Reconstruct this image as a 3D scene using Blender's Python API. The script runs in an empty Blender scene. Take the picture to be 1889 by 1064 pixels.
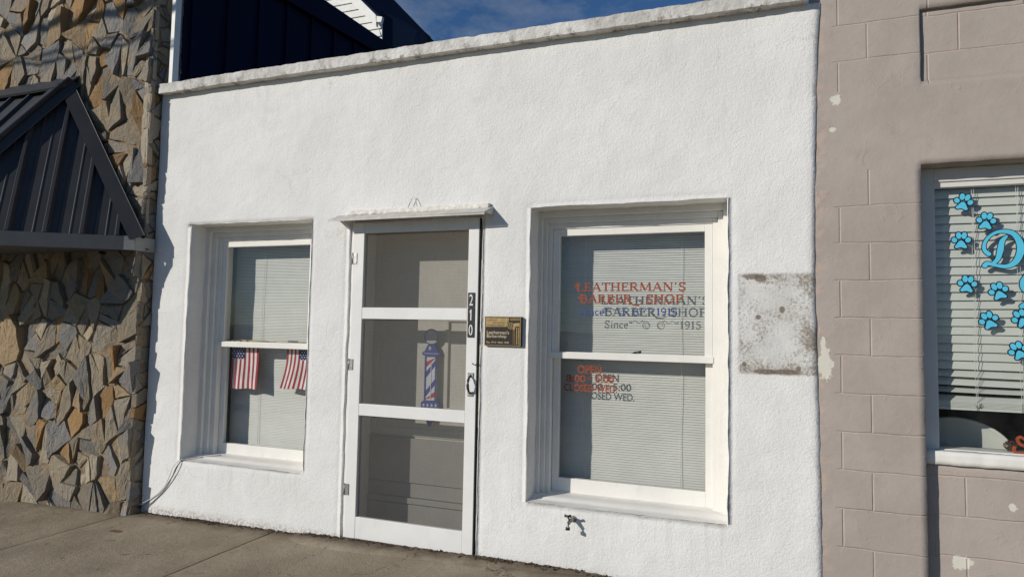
import bpy, math, random
from mathutils import Vector, Matrix, noise

S = bpy.context.scene
COL = S.collection
R = math.radians
random.seed(7)

# ------------------------------------------------------------------ camera
cd = bpy.data.cameras.new('camera')
cam = bpy.data.objects.new('camera', cd)
COL.objects.link(cam)
r_ = Vector((0.9341111, 0.35646977, 0.0191246))
u_ = Vector((0.00412848, -0.06435679, 0.99791841))
w_ = Vector((-0.35695855, 0.93208771, 0.06158808))
m = Matrix((r_, u_, -w_)).transposed().to_4x4()
m.translation = (2.53288, -3.68940, 1.34033)
cam.matrix_world = m
cd.lens = 23.46
cd.sensor_width = 36
cd.clip_start = 0.05
cd.clip_end = 2000
S.camera = cam

# ------------------------------------------------------------------ sky and sun
SUN = Vector((-0.86, -1.0, 0.53)).normalized()      # towards the sun
ELEV = math.asin(SUN.z)
wd = bpy.data.worlds.new('World')
S.world = wd
wd.use_nodes = True
nt = wd.node_tree
bg = nt.nodes['Background']
sky = nt.nodes.new('ShaderNodeTexSky')
sky.sky_type = 'NISHITA'
sky.sun_disc = False
sky.sun_elevation = ELEV
sky.sun_rotation = math.atan2(SUN.x, SUN.y)
sky.air_density = 1.0
sky.dust_density = 0.1
sky.ozone_density = 3.0
tc = nt.nodes.new('ShaderNodeTexCoord')
mp = nt.nodes.new('ShaderNodeMapping')
mp.inputs['Scale'].default_value = (1.0, 1.0, 2.2)
nz = nt.nodes.new('ShaderNodeTexNoise')
nz.inputs['Scale'].default_value = 5.5
nz.inputs['Detail'].default_value = 7
nz.inputs['Roughness'].default_value = 0.62
rmp = nt.nodes.new('ShaderNodeValToRGB')
rmp.color_ramp.elements[0].position = 0.50
rmp.color_ramp.elements[1].position = 0.95
mx = nt.nodes.new('ShaderNodeMix')
mx.data_type = 'RGBA'
mx.inputs[7].default_value = (4.6, 5.2, 6.2, 1)
nt.links.new(tc.outputs['Generated'], mp.inputs['Vector'])
nt.links.new(mp.outputs[0], nz.inputs['Vector'])
nt.links.new(nz.outputs[0], rmp.inputs[0])
nt.links.new(rmp.outputs[0], mx.inputs[0])
tint = nt.nodes.new('ShaderNodeMix')          # deep clear autumn blue
tint.data_type = 'RGBA'; tint.blend_type = 'MULTIPLY'; tint.inputs[0].default_value = 1.0
tint.inputs[7].default_value = (0.62, 0.92, 1.22, 1)
nt.links.new(sky.outputs[0], tint.inputs[6])
nt.links.new(tint.outputs[2], mx.inputs[6])
nt.links.new(mx.outputs[2], bg.inputs[0])
bg.inputs[1].default_value = 0.06

sl = bpy.data.lights.new('sun', 'SUN')
sl.energy = 3.45
sl.angle = R(0.5)
sl.color = (1.0, 0.945, 0.855)
so = bpy.data.objects.new('sun', sl)
COL.objects.link(so)
so.rotation_euler = SUN.to_track_quat('Z', 'Y').to_euler()
so.location = SUN * 30

S.view_settings.view_transform = 'Standard'
S.view_settings.look = 'None'
S.view_settings.exposure = 0.0
S.view_settings.gamma = 1.0
S.view_settings.use_curve_mapping = False

# ------------------------------------------------------------------ node helper
class NT:
    def __init__(s, name):
        s.m = bpy.data.materials.new(name)
        s.m.use_nodes = True
        s.t = s.m.node_tree
        s.b = s.t.nodes['Principled BSDF']
        s.out = s.t.nodes['Material Output']
        g = s.t.nodes.new('ShaderNodeNewGeometry')
        s.pos = g.outputs['Position']
        sp = s.t.nodes.new('ShaderNodeSeparateXYZ')
        s.t.links.new(s.pos, sp.inputs[0])
        s.x, s.y, s.z = sp.outputs
    def put(s, sock, v):
        if isinstance(v, bpy.types.NodeSocket):
            s.t.links.new(v, sock)
        elif isinstance(v, (tuple, list)) and len(v) == 3 and len(sock.default_value) == 4:
            sock.default_value = (*v, 1)
        else:
            sock.default_value = v
    def f(s, op, a, b=0.0, c=0.0):
        n = s.t.nodes.new('ShaderNodeMath')
        n.operation = op
        s.put(n.inputs[0], a); s.put(n.inputs[1], b); s.put(n.inputs[2], c)
        return n.outputs[0]
    def ramp(s, v, a, b):                      # smooth 0..1 between a and b
        n = s.t.nodes.new('ShaderNodeMapRange')
        n.interpolation_type = 'SMOOTHSTEP'
        s.put(n.inputs[0], v)
        n.inputs[1].default_value = a; n.inputs[2].default_value = b
        return n.outputs[0]
    def noise(s, scale, detail=4, rough=0.55, vec=None, stretch=None, dist=0.0):
        v = vec or s.pos
        if stretch:
            mpn = s.t.nodes.new('ShaderNodeMapping')
            mpn.inputs['Scale'].default_value = stretch
            s.t.links.new(v, mpn.inputs[0]); v = mpn.outputs[0]
        n = s.t.nodes.new('ShaderNodeTexNoise')
        n.inputs['Scale'].default_value = scale
        n.inputs['Detail'].default_value = detail
        n.inputs['Roughness'].default_value = rough
        n.inputs['Distortion'].default_value = dist
        s.t.links.new(v, n.inputs['Vector'])
        return n.outputs[0]
    def mix(s, fac, a, b, mode='MIX'):
        n = s.t.nodes.new('ShaderNodeMix')
        n.data_type = 'RGBA'
        n.blend_type = mode
        s.put(n.inputs[0], fac); s.put(n.inputs[6], a); s.put(n.inputs[7], b)
        return n.outputs[2]
    def vec(s, x, y, z):
        n = s.t.nodes.new('ShaderNodeCombineXYZ')
        s.put(n.inputs[0], x); s.put(n.inputs[1], y); s.put(n.inputs[2], z)
        return n.outputs[0]
    def bump(s, h, strength=0.5, dist=0.004, prev=None):
        n = s.t.nodes.new('ShaderNodeBump')
        n.inputs['Strength'].default_value = strength
        n.inputs['Distance'].default_value = dist
        s.put(n.inputs['Height'], h)
        if prev: s.t.links.new(prev, n.inputs['Normal'])
        s.t.links.new(n.outputs[0], s.b.inputs['Normal'])
        return n.outputs[0]
    def base(s, c, rough=0.8, spec=0.3, metal=0.0):
        s.put(s.b.inputs['Base Color'], c)
        s.put(s.b.inputs['Roughness'], rough)
        s.b.inputs['Specular IOR Level'].default_value = spec
        s.b.inputs['Metallic'].default_value = metal
        return s

def plain(name, c, rough=0.6, spec=0.3, metal=0.0, var=0.12, scale=9, bump=0.0, bscale=60):
    n = NT(name)
    d = tuple(v * (1 - var) for v in c)
    e = tuple(min(1, v * (1 + var)) for v in c)
    n.base(n.mix(n.ramp(n.noise(scale, 5), 0.3, 0.7), d, e), rough, spec, metal)
    if bump: n.bump(n.noise(bscale, 4), bump, 0.003)
    return n.m

def box_mask(n, x0, x1, z0, z1, e, wob=None):
    X, Z = n.x, n.z
    if wob is not None:
        X = n.f('ADD', n.x, wob); Z = n.f('ADD', n.z, wob)
    a = n.f('MULTIPLY', n.ramp(X, x0 - e, x0 + e), n.f('SUBTRACT', 1.0, n.ramp(X, x1 - e, x1 + e)))
    b = n.f('MULTIPLY', n.ramp(Z, z0 - e, z0 + e), n.f('SUBTRACT', 1.0, n.ramp(Z, z1 - e, z1 + e)))
    return n.f('MULTIPLY', a, b)

def blob(n, x, z, rx, rz, nzv, amp=1.2):
    a = n.f('POWER', n.f('ABSOLUTE', n.f('DIVIDE', n.f('SUBTRACT', n.x, x), rx)), 2.0)
    b = n.f('POWER', n.f('ABSOLUTE', n.f('DIVIDE', n.f('SUBTRACT', n.z, z), rz)), 2.0)
    d = n.f('ADD', n.f('SQRT', n.f('ADD', a, b)), n.f('MULTIPLY', n.f('SUBTRACT', nzv, 0.5), amp))
    return n.f('SUBTRACT', 1.0, n.ramp(d, 0.92, 1.0))

# ------------------------------------------------------------------ materials
def mk_stucco():
    n = NT('white_painted_stucco')
    big = n.noise(1.6, 5, 0.6)
    mid = n.noise(9, 5, 0.6)
    c = n.mix(n.ramp(big, 0.3, 0.7), (0.75, 0.735, 0.705), (0.825, 0.812, 0.785))
    c = n.mix(n.f('MULTIPLY', n.ramp(mid, 0.55, 0.8), 0.35), c, (0.70, 0.69, 0.66))
    # grime near the pavement
    low = n.f('MULTIPLY', n.f('SUBTRACT', 1.0, n.ramp(n.f('ADD', n.z, n.f('MULTIPLY', n.noise(14, 5, 0.7), -0.05)), -0.05, 0.02)), n.ramp(n.noise(45, 6, 0.7), 0.40, 0.60))
    c = n.mix(n.f('MULTIPLY', low, 0.8), c, (0.36, 0.31, 0.24))
    # faint streaks under the coping
    st = n.f('MULTIPLY', n.ramp(n.z, 2.45, 3.05), n.ramp(n.noise(7, 5, 0.6, stretch=(1, 1, 0.12)), 0.56, 0.74))
    c = n.mix(n.f('MULTIPLY', st, 0.30), c, (0.52, 0.50, 0.46))
    # hairline cracks, only here and there
    vo = n.t.nodes.new('ShaderNodeTexVoronoi'); vo.feature = 'DISTANCE_TO_EDGE'; vo.inputs['Scale'].default_value = 1.3
    wv3 = n.vec(n.f('ADD', n.x, n.f('MULTIPLY', n.noise(6, 5, 0.65), 0.35)), n.f('MULTIPLY', n.y, 0.3), n.f('ADD', n.z, n.f('MULTIPLY', n.noise(5, 5, 0.65), 0.4)))
    n.t.links.new(wv3, vo.inputs['Vector'])
    crk = n.f('MULTIPLY', n.f('SUBTRACT', 1.0, n.ramp(vo.outputs['Distance'], 0.0012, 0.0045)), n.ramp(n.noise(1.9, 2), 0.52, 0.62))
    c = n.mix(n.f('MULTIPLY', crk, 0.28), c, (0.40, 0.37, 0.33))
    # run-off below the sills and hood ends
    for sx0, sx1, sz in ((-1.45, -0.3, 0.36), (1.2, 2.38, 0.35), (0.93, 1.03, 2.02), (-0.16, -0.05, 2.0)):
        bm = box_mask(n, sx0, sx1, sz - 0.30, sz, 0.02)
        rn = n.f('MULTIPLY', n.ramp(n.noise(24, 5, 0.65, stretch=(1, 1, 0.08)), 0.52, 0.70), n.f('MULTIPLY', bm, n.ramp(n.z, sz - 0.33, sz)))
        c = n.mix(n.f('MULTIPLY', rn, 0.32), c, (0.47, 0.43, 0.37))
    # blotchy repainted areas
    c = n.mix(n.f('MULTIPLY', n.ramp(n.noise(3.3, 7, 0.7, dist=1.0), 0.54, 0.70), 0.30), c, (0.66, 0.655, 0.64))
    # small dark specks and chips
    sp = n.ramp(n.noise(26, 3, 0.5), 0.76, 0.80)
    c = n.mix(n.f('MULTIPLY', sp, 0.6), c, (0.38, 0.34, 0.30))
    # patch where a sign board was removed
    wob = n.f('MULTIPLY', n.f('SUBTRACT', n.noise(18, 5), 0.5), 0.02)
    pm = box_mask(n, 2.395, 2.90, 1.135, 1.655, 0.009, wob)
    pc = n.mix(n.ramp(n.noise(6, 6, 0.65), 0.35, 0.7), (0.61, 0.595, 0.56), (0.73, 0.72, 0.69))
    fine = n.noise(70, 5, 0.75)
    clus = n.noise(7.5, 4, 0.6)
    edge = n.f('MAXIMUM', n.f('MAXIMUM', n.f('MULTIPLY', n.ramp(n.z, 1.54, 1.66), 0.8), n.ramp(n.f('MULTIPLY', n.z, -1.0), -1.22, -1.15)),
               n.f('MAXIMUM', n.ramp(n.x, 2.63, 2.74), n.f('MULTIPLY', n.ramp(n.f('MULTIPLY', n.x, -1.0), -2.43, -2.40), 0.5)))
    dens = n.f('ADD', n.f('MULTIPLY', edge, 0.115), n.f('MULTIPLY', n.f('SUBTRACT', clus, 0.40), 0.72))
    spk = n.ramp(n.f('ADD', fine, dens), 0.54, 0.82)
    pc = n.mix(n.f('MULTIPLY', spk, 0.85), pc, (0.22, 0.175, 0.13))
    for bx, bz, rx, rz in ((2.455, 1.645, 0.045, 0.02), (2.50, 1.63, 0.03, 0.02), (2.52, 1.15, 0.06, 0.014), (2.62, 1.15, 0.07, 0.016),
                           (2.42, 1.185, 0.012, 0.012), (2.49, 1.43, 0.014, 0.012), (2.68, 1.17, 0.012, 0.014), (2.605, 1.47, 0.014, 0.018)):
        pc = n.mix(n.f('MULTIPLY', blob(n, bx, bz, rx, rz, fine, 2.2), 0.8), pc, (0.15, 0.11, 0.08))
    c = n.mix(pm, c, pc)
    # cracked paint edge next to the brown wall
    ed = n.f('MULTIPLY', n.ramp(n.x, 2.735, 2.765), n.ramp(n.noise(30, 5, 0.7), 0.52, 0.66))
    c = n.mix(n.f('MULTIPLY', ed, 0.55), c, (0.55, 0.44, 0.37))
    n.base(c, 0.85, 0.2)
    h = n.f('ADD', n.f('MULTIPLY', n.noise(75, 4, 0.6, dist=0.8), 1.0), n.f('MULTIPLY', n.noise(190, 3, 0.6), 0.40))
    h = n.f('ADD', h, n.f('MULTIPLY', n.noise(24, 3, 0.5, dist=0.5), 0.55))
    h = n.f('ADD', h, n.f('MULTIPLY', n.noise(7, 3, 0.55, dist=0.6), 0.8))
    h = n.f('SUBTRACT', h, n.f('MULTIPLY', crk, 0.25))
    soft = n.f('SUBTRACT', 1.0, n.f('MULTIPLY', pm, 0.25))
    n.bump(n.f('MULTIPLY', h, soft), 0.52, 0.0085)
    return n.m

def mk_paint(name, c, chip=(0.42, 0.36, 0.27), amt=0.5, th=0.70):
    n = NT(name)
    a = n.mix(n.ramp(n.noise(5, 5), 0.3, 0.7), tuple(v * 0.93 for v in c), c)
    k = n.ramp(n.noise(38, 6, 0.7), th, th + 0.05)
    a = n.mix(n.f('MULTIPLY', k, amt), a, chip)
    dirt = n.ramp(n.noise(14, 5, 0.7, stretch=(1, 1, 0.35)), 0.56, 0.8)
    a = n.mix(n.f('MULTIPLY', dirt, 0.28), a, tuple(v * 0.55 for v in c))
    n.base(a, 0.5, 0.3)
    n.bump(n.f('ADD', n.noise(60, 3), n.f('MULTIPLY', n.noise(20, 3), 0.6)), 0.22, 0.003)
    return n.m

def mk_coping():
    n = NT('weathered_white_concrete')
    c = n.mix(n.ramp(n.noise(6, 6, 0.65), 0.3, 0.7), (0.52, 0.495, 0.455), (0.76, 0.74, 0.70))
    st = n.ramp(n.noise(11, 8, 0.78, stretch=(1, 1, 0.7)), 0.50, 0.64)
    lowz = n.f('ADD', 0.35, n.f('MULTIPLY', n.f('SUBTRACT', 1.0, n.ramp(n.z, 3.05, 3.10)), 0.65))
    c = n.mix(n.f('MULTIPLY', st, lowz), c, (0.17, 0.135, 0.105))
    pit = n.ramp(n.noise(60, 4, 0.7), 0.63, 0.70)
    c = n.mix(n.f('MULTIPLY', pit, 0.6), c, (0.25, 0.22, 0.19))
    n.base(c, 0.9, 0.15)
    n.bump(n.f('ADD', n.noise(45, 5, 0.65), n.f('MULTIPLY', n.noise(140, 3), 0.4)), 0.6, 0.009)
    return n.m

def mk_sidewalk():
    n = NT('old_brown_concrete')
    c = n.mix(n.ramp(n.noise(1.7, 6, 0.62), 0.3, 0.7), (0.27, 0.222, 0.155), (0.415, 0.345, 0.248))
    c = n.mix(n.f('MULTIPLY', n.ramp(n.noise(7, 6, 0.7), 0.5, 0.75), 0.5), c, (0.20, 0.163, 0.115))
    agg = n.noise(190, 3, 0.6)
    c = n.mix(n.f('MULTIPLY', n.ramp(agg, 0.55, 0.7), 0.55), c, (0.47, 0.41, 0.325))
    c = n.mix(n.f('MULTIPLY', n.ramp(n.noise(120, 3, 0.6), 0.60, 0.72), 0.65), c, (0.07, 0.058, 0.044))
    # old cracks, gum spots and drips
    vo = n.t.nodes.new('ShaderNodeTexVoronoi'); vo.feature = 'DISTANCE_TO_EDGE'; vo.inputs['Scale'].default_value = 0.9
    wv3 = n.vec(n.f('ADD', n.x, n.f('MULTIPLY', n.noise(5, 5, 0.65), 0.5)), n.f('ADD', n.y, n.f('MULTIPLY', n.noise(4, 5, 0.65), 0.5)), 0.0)
    n.t.links.new(wv3, vo.inputs['Vector'])
    crk = n.f('MULTIPLY', n.f('SUBTRACT', 1.0, n.ramp(vo.outputs['Distance'], 0.001, 0.005)), n.ramp(n.noise(1.4, 2), 0.50, 0.58))
    c = n.mix(n.f('MULTIPLY', crk, 0.7), c, (0.06, 0.048, 0.035))
    gum = n.ramp(n.noise(13, 1, 0.3), 0.76, 0.79)
    c = n.mix(n.f('MULTIPLY', gum, 0.55), c, (0.09, 0.075, 0.06))
    # soil washed against the buildings
    wob = n.f('MULTIPLY', n.noise(9, 5, 0.6), 0.16)
    band = n.ramp(n.f('ADD', n.y, wob), -0.10, 0.05)
    c = n.mix(n.f('MULTIPLY', band, 0.75), c, (0.10, 0.075, 0.052))
    rust = blob(n, -1.50, 0, 0.05, 9, n.noise(25, 3), 1.4)
    rust = n.f('MULTIPLY', rust, blob_y(n, -0.40, 0.03))
    c = n.mix(n.f('MULTIPLY', rust, 0.8), c, (0.14, 0.055, 0.03))
    n.base(c, 0.9, 0.2)
    n.bump(n.f('ADD', n.noise(110, 5, 0.7), n.f('MULTIPLY', n.noise(25, 4), 0.9)), 0.8, 0.008)
    return n.m

def blob_y(n, y, r):
    d = n.f('ABSOLUTE', n.f('DIVIDE', n.f('SUBTRACT', n.y, y), r))
    return n.f('SUBTRACT', 1.0, n.ramp(d, 0.5, 1.0))

def mk_stone():
    n = NT('split_field_stone')
    a = n.t.nodes.new('ShaderNodeAttribute')
    a.attribute_name = 'stone_tint'
    c = a.outputs['Color']
    k = n.noise(6, 6, 0.65, dist=0.8)
    c = n.mix(n.f('MULTIPLY', n.ramp(k, 0.48, 0.70), 0.6), c, (0.36, 0.245, 0.13))
    k2 = n.noise(16, 6, 0.7, dist=1.2)
    c = n.mix(n.f('MULTIPLY', n.ramp(k2, 0.5, 0.75), 0.5), c, (0.16, 0.15, 0.14))
    k3 = n.noise(60, 5, 0.7)
    c = n.mix(n.f('MULTIPLY', n.ramp(k3, 0.55, 0.75), 0.35), c, (0.52, 0.48, 0.41))
    n.base(c, 0.82, 0.25)
    h = n.f('ADD', n.noise(26, 6, 0.62, stretch=(1.3, 1.3, 0.6), dist=1.0), n.f('MULTIPLY', n.noise(95, 4, 0.6), 0.35))
    n.bump(h, 0.9, 0.018)
    return n.m

def mk_block():
    n = NT('taupe_painted_block')
    c = n.mix(n.ramp(n.noise(2.5, 5, 0.6), 0.3, 0.7), (0.372, 0.320, 0.279), (0.430, 0.374, 0.331))
    c = n.mix(n.f('MULTIPLY', n.ramp(n.noise(13, 6, 0.65), 0.5, 0.75), 0.35), c, (0.345, 0.278, 0.238))
    v = n.vec(n.f('SUBTRACT', n.x, 2.877 - 4.0), n.f('SUBTRACT', n.f('ADD', n.z, n.f('MULTIPLY', n.f('SUBTRACT', n.noise(6, 4), 0.5), 0.020)), 1.99 - 0.1865 * 20), 0.0)
    br = n.t.nodes.new('ShaderNodeTexBrick')
    br.offset = 0.67
    br.inputs['Scale'].default_value = 1.0
    br.inputs['Mortar Size'].default_value = 0.0058
    br.inputs['Mortar Smooth'].default_value = 0.9
    br.inputs['Brick Width'].default_value = 0.40
    br.inputs['Row Height'].default_value = 0.1865
    n.t.links.new(v, br.inputs['Vector'])
    lint = n.f('MULTIPLY', n.ramp(n.z, 2.165, 2.175), n.f('SUBTRACT', 1.0, n.ramp(n.z, 2.575, 2.585)))
    left = n.ramp(n.x, 2.84, 2.87)
    low = n.ramp(n.noise(3.1, 3), 0.30, 0.5)
    jj = n.ramp(n.noise(2.3, 4, 0.6), 0.25, 0.62)
    j = n.f('MULTIPLY', n.f('MULTIPLY', n.f('MULTIPLY', br.outputs['Fac'], n.f('ADD', 0.5, n.f('MULTIPLY', jj, 0.5))), n.f('SUBTRACT', 1.0, lint)), n.f('MULTIPLY', left, n.f('ADD', 0.6, n.f('MULTIPLY', low, 0.4))))
    pink = n.f('MULTIPLY', j, n.ramp(n.noise(14, 5, 0.7), 0.36, 0.56))
    c = n.mix(n.f('MULTIPLY', pink, 0.68), c, (0.60, 0.44, 0.36))
    ed = n.f('MULTIPLY', n.f('SUBTRACT', 1.0, n.ramp(n.x, 2.785, 2.84)), n.ramp(n.noise(17, 6, 0.7), 0.46, 0.62))
    c = n.mix(n.f('MULTIPLY', ed, 0.6), c, (0.56, 0.40, 0.32))
    nv = n.noise(22, 7, 0.72)
    for bx, bz, rx, rz in ((2.868, 2.545, 0.030, 0.034), (2.850, 2.388, 0.016, 0.012), (2.806, 1.20, 0.032, 0.085),
                           (2.793, 1.30, 0.012, 0.03), (3.592, 0.562, 0.018, 0.02), (3.385, 0.285, 0.045, 0.035)):
        c = n.mix(blob(n, bx, bz, rx, rz, nv, 3.0), c, (0.66, 0.63, 0.54))
    n.base(c, 0.62, 0.28)
    h = n.f('SUBTRACT', n.f('MULTIPLY', n.noise(30, 5, 0.6), 0.38), n.f('MULTIPLY', j, 1.0))
    h = n.f('ADD', h, n.f('MULTIPLY', n.noise(110, 3), 0.10))
    h = n.f('ADD', h, n.f('MULTIPLY', n.ramp(n.noise(13, 4, 0.6, dist=1.2), 0.60, 0.75), 0.22))
    h = n.f('ADD', h, n.f('MULTIPLY', n.noise(220, 2, 0.6), 0.08))
    n.bump(h, 0.6, 0.008)
    return n.m

def mk_glass(name, dirt=0.03):
    n = NT(name)
    tr = n.t.nodes.new('ShaderNodeBsdfTransparent')
    tr.inputs[0].default_value = (0.93, 0.95, 0.94, 1)
    gl = n.t.nodes.new('ShaderNodeBsdfGlossy')
    gl.inputs['Roughness'].default_value = 0.01
    lw = n.t.nodes.new('ShaderNodeLayerWeight')      # same reflectance seen from either side of the pane
    lw.inputs[0].default_value = 0.5
    frv = n.f('ADD', 0.06, n.f('MULTIPLY', n.f('POWER', lw.outputs['Facing'], 5.0), 0.94))
    m1 = n.t.nodes.new('ShaderNodeMixShader')
    n.t.links.new(frv, m1.inputs[0])
    n.t.links.new(tr.outputs[0], m1.inputs[1])
    n.t.links.new(gl.outputs[0], m1.inputs[2])
    df = n.t.nodes.new('ShaderNodeBsdfDiffuse')
    df.inputs[0].default_value = (0.6, 0.58, 0.54, 1)
    m2 = n.t.nodes.new('ShaderNodeMixShader')
    sm = n.f('MULTIPLY', n.ramp(n.noise(3.0, 7, 0.7, stretch=(1, 1, 0.6)), 0.35, 0.8), dirt * 2)
    n.t.links.new(sm, m2.inputs[0])
    n.t.links.new(m1.outputs[0], m2.inputs[1])
    n.t.links.new(df.outputs[0], m2.inputs[2])
    n.t.links.new(m2.outputs[0], n.out.inputs[0])
    b = n.t.nodes.new('ShaderNodeBump')
    b.inputs['Strength'].default_value = 0.12
    b.inputs['Distance'].default_value = 0.01
    n.t.links.new(n.noise(2.3, 2), b.inputs['Height'])
    n.t.links.new(b.outputs[0], gl.inputs['Normal'])
    return n.m

def mk_screen():
    n = NT('insect_screen_mesh')
    tr = n.t.nodes.new('ShaderNodeBsdfTransparent')
    df = n.t.nodes.new('ShaderNodeBsdfDiffuse')
    df.inputs[0].default_value = (0.13, 0.122, 0.11, 1)
    # woven wires about 3 mm apart, a little blurred
    wx = n.f('ABSOLUTE', n.f('SINE', n.f('MULTIPLY', n.f('ADD', n.x, n.f('MULTIPLY', n.noise(3, 2), 0.01)), 3.14159 / 0.0085)))
    wz = n.f('ABSOLUTE', n.f('SINE', n.f('MULTIPLY', n.f('ADD', n.z, n.f('MULTIPLY', n.noise(2.2, 2), 0.012)), 3.14159 / 0.0085)))
    wv = n.f('MULTIPLY', n.f('ADD', n.f('POWER', wx, 3.0), n.f('POWER', wz, 3.0)), 0.10)
    g = n.f('ADD', n.f('ADD', 0.33, wv), n.f('MULTIPLY', n.f('SUBTRACT', n.noise(130, 4, 0.7), 0.5), 0.30))
    g = n.f('ADD', g, n.f('MULTIPLY', n.f('SUBTRACT', n.noise(5, 5, 0.6), 0.5), 0.18))
    ms = n.t.nodes.new('ShaderNodeMixShader')
    n.t.links.new(g, ms.inputs[0])
    n.t.links.new(tr.outputs[0], ms.inputs[1])
    n.t.links.new(df.outputs[0], ms.inputs[2])
    n.t.links.new(ms.outputs[0], n.out.inputs[0])
    return n.m

M = {}
M['stucco'] = mk_stucco()
M['coping'] = mk_coping()
M['trim'] = mk_paint('cream_white_wood_paint', (0.80, 0.775, 0.72), amt=0.5, th=0.665)
M['greytrim'] = mk_paint('off_white_frame_paint', (0.70, 0.68, 0.64), amt=0.5, th=0.66)
M['door'] = mk_paint('white_door_paint', (0.80, 0.785, 0.755), amt=0.2, th=0.74)
M['inner'] = mk_paint('cream_inner_door_paint', (0.72, 0.69, 0.61), amt=0.15)
M['innerlow'] = mk_paint('grey_inner_board_paint', (0.42, 0.405, 0.375), amt=0.15)
M['sidewalk'] = mk_sidewalk()
M['stone'] = mk_stone()
M['mortar'] = plain('brown_stone_mortar', (0.23, 0.175, 0.115), 0.95, 0.1, var=0.3, scale=25, bump=0.8, bscale=70)
M['block'] = mk_block()
M['glass'] = mk_glass('old_window_glass', 0.025)
M['screen'] = mk_screen()
M['blind'] = plain('grey_white_blind_slats', (0.605, 0.59, 0.555), 0.5, 0.3, var=0.03)
M['blind2'] = plain('cream_blind_slats', (0.60, 0.60, 0.55), 0.45, 0.3, var=0.03)
M['cord'] = plain('white_cord', (0.65, 0.64, 0.58), 0.8)
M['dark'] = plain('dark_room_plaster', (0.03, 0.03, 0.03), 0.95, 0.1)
M['navy'] = plain('charcoal_painted_metal', (0.037, 0.038, 0.042), 0.48, 0.35, var=0.12, scale=4)
M['navyside'] = plain('navy_board_siding', (0.006, 0.008, 0.030), 0.7, 0.1, var=0.12, scale=2)
M['galv'] = plain('grey_painted_fascia', (0.105, 0.105, 0.11), 0.5, 0.4, var=0.08)
M['hood'] = plain('weathered_sheet_metal', (0.52, 0.50, 0.46), 0.5, 0.4, 0.0, var=0.12, scale=20)
M['fasciaend'] = plain('paler_fascia_end', (0.30, 0.30, 0.29), 0.5, 0.4)
M['caulk'] = plain('lumpy_caulk', (0.74, 0.70, 0.63), 0.8, var=0.15, scale=40, bump=0.6, bscale=90)
M['steel'] = plain('worn_steel', (0.36, 0.35, 0.33), 0.4, 0.5, 0.7, var=0.25, scale=60)
M['darkiron'] = plain('dark_iron', (0.035, 0.034, 0.036), 0.4, 0.5, 0.3)
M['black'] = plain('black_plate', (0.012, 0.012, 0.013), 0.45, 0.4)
M['white'] = plain('white_plastic', (0.78, 0.77, 0.74), 0.45, 0.4, var=0.04)
M['gold'] = plain('brushed_brass', (0.34, 0.245, 0.105), 0.42, 0.5, 0.55, var=0.15, scale=60)
M['palegold'] = plain('pale_brass_letters', (0.66, 0.56, 0.38), 0.42, 0.5, 0.3)
M['bronze'] = plain('dark_bronze', (0.028, 0.018, 0.013), 0.55, 0.3, 0.1)
M['red'] = plain('flag_red_cloth', (0.36, 0.045, 0.06), 0.85, 0.1)
M['flagwhite'] = plain('flag_white_cloth', (0.72, 0.68, 0.66), 0.85, 0.1)
M['flagblue'] = plain('flag_blue_cloth', (0.02, 0.03, 0.12), 0.85, 0.1)
M['wood'] = plain('flag_stick_wood', (0.55, 0.40, 0.20), 0.6)
M['brown'] = plain('dark_brown_wood', (0.10, 0.045, 0.02), 0.6)
M['redletter'] = plain('orange_red_letter_paint', (0.27, 0.060, 0.026), 0.6, 0.3, var=0.2, scale=50)
M['blueletter'] = plain('blue_letter_paint', (0.03, 0.06, 0.21), 0.6, 0.3, var=0.15, scale=50)
M['cyan'] = plain('turquoise_vinyl', (0.10, 0.52, 0.72), 0.5, 0.3, var=0.04)
M['ink'] = plain('dark_navy_vinyl', (0.006, 0.010, 0.028), 0.5, 0.3)
M['polered'] = plain('pole_red_ink', (0.60, 0.07, 0.05), 0.6)
M['poleblue'] = plain('pole_blue_ink', (0.065, 0.10, 0.34), 0.6)
M['polewhite'] = plain('pole_pale_ink', (0.80, 0.82, 0.85), 0.6)
M['polegrey'] = plain('pole_grey_ink', (0.58, 0.60, 0.62), 0.6)
M['cone'] = plain('pine_cone_scales', (0.12, 0.07, 0.04), 0.8, var=0.3, scale=60)
M['soil'] = plain('dry_soil_crumbs', (0.10, 0.078, 0.052), 0.95, 0.1, var=0.45, scale=60)
M['asphalt'] = plain('old_asphalt', (0.055, 0.054, 0.052), 0.92, 0.2, var=0.25, scale=3, bump=0.6, bscale=150)
M['earth'] = plain('dry_ground', (0.16, 0.14, 0.10), 0.95, 0.1, var=0.3, scale=0.5)
M['soffit'] = plain('white_vinyl_soffit', (0.76, 0.75, 0.71), 0.5, 0.3, var=0.05)

# ------------------------------------------------------------------ mesh helper
def fbm(x, y, z, sc, off=0.0):
    return noise.fractal(Vector((x * sc + off, y * sc + off * 1.7, z * sc - off)), 1.0, 2.0, 3)

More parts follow.
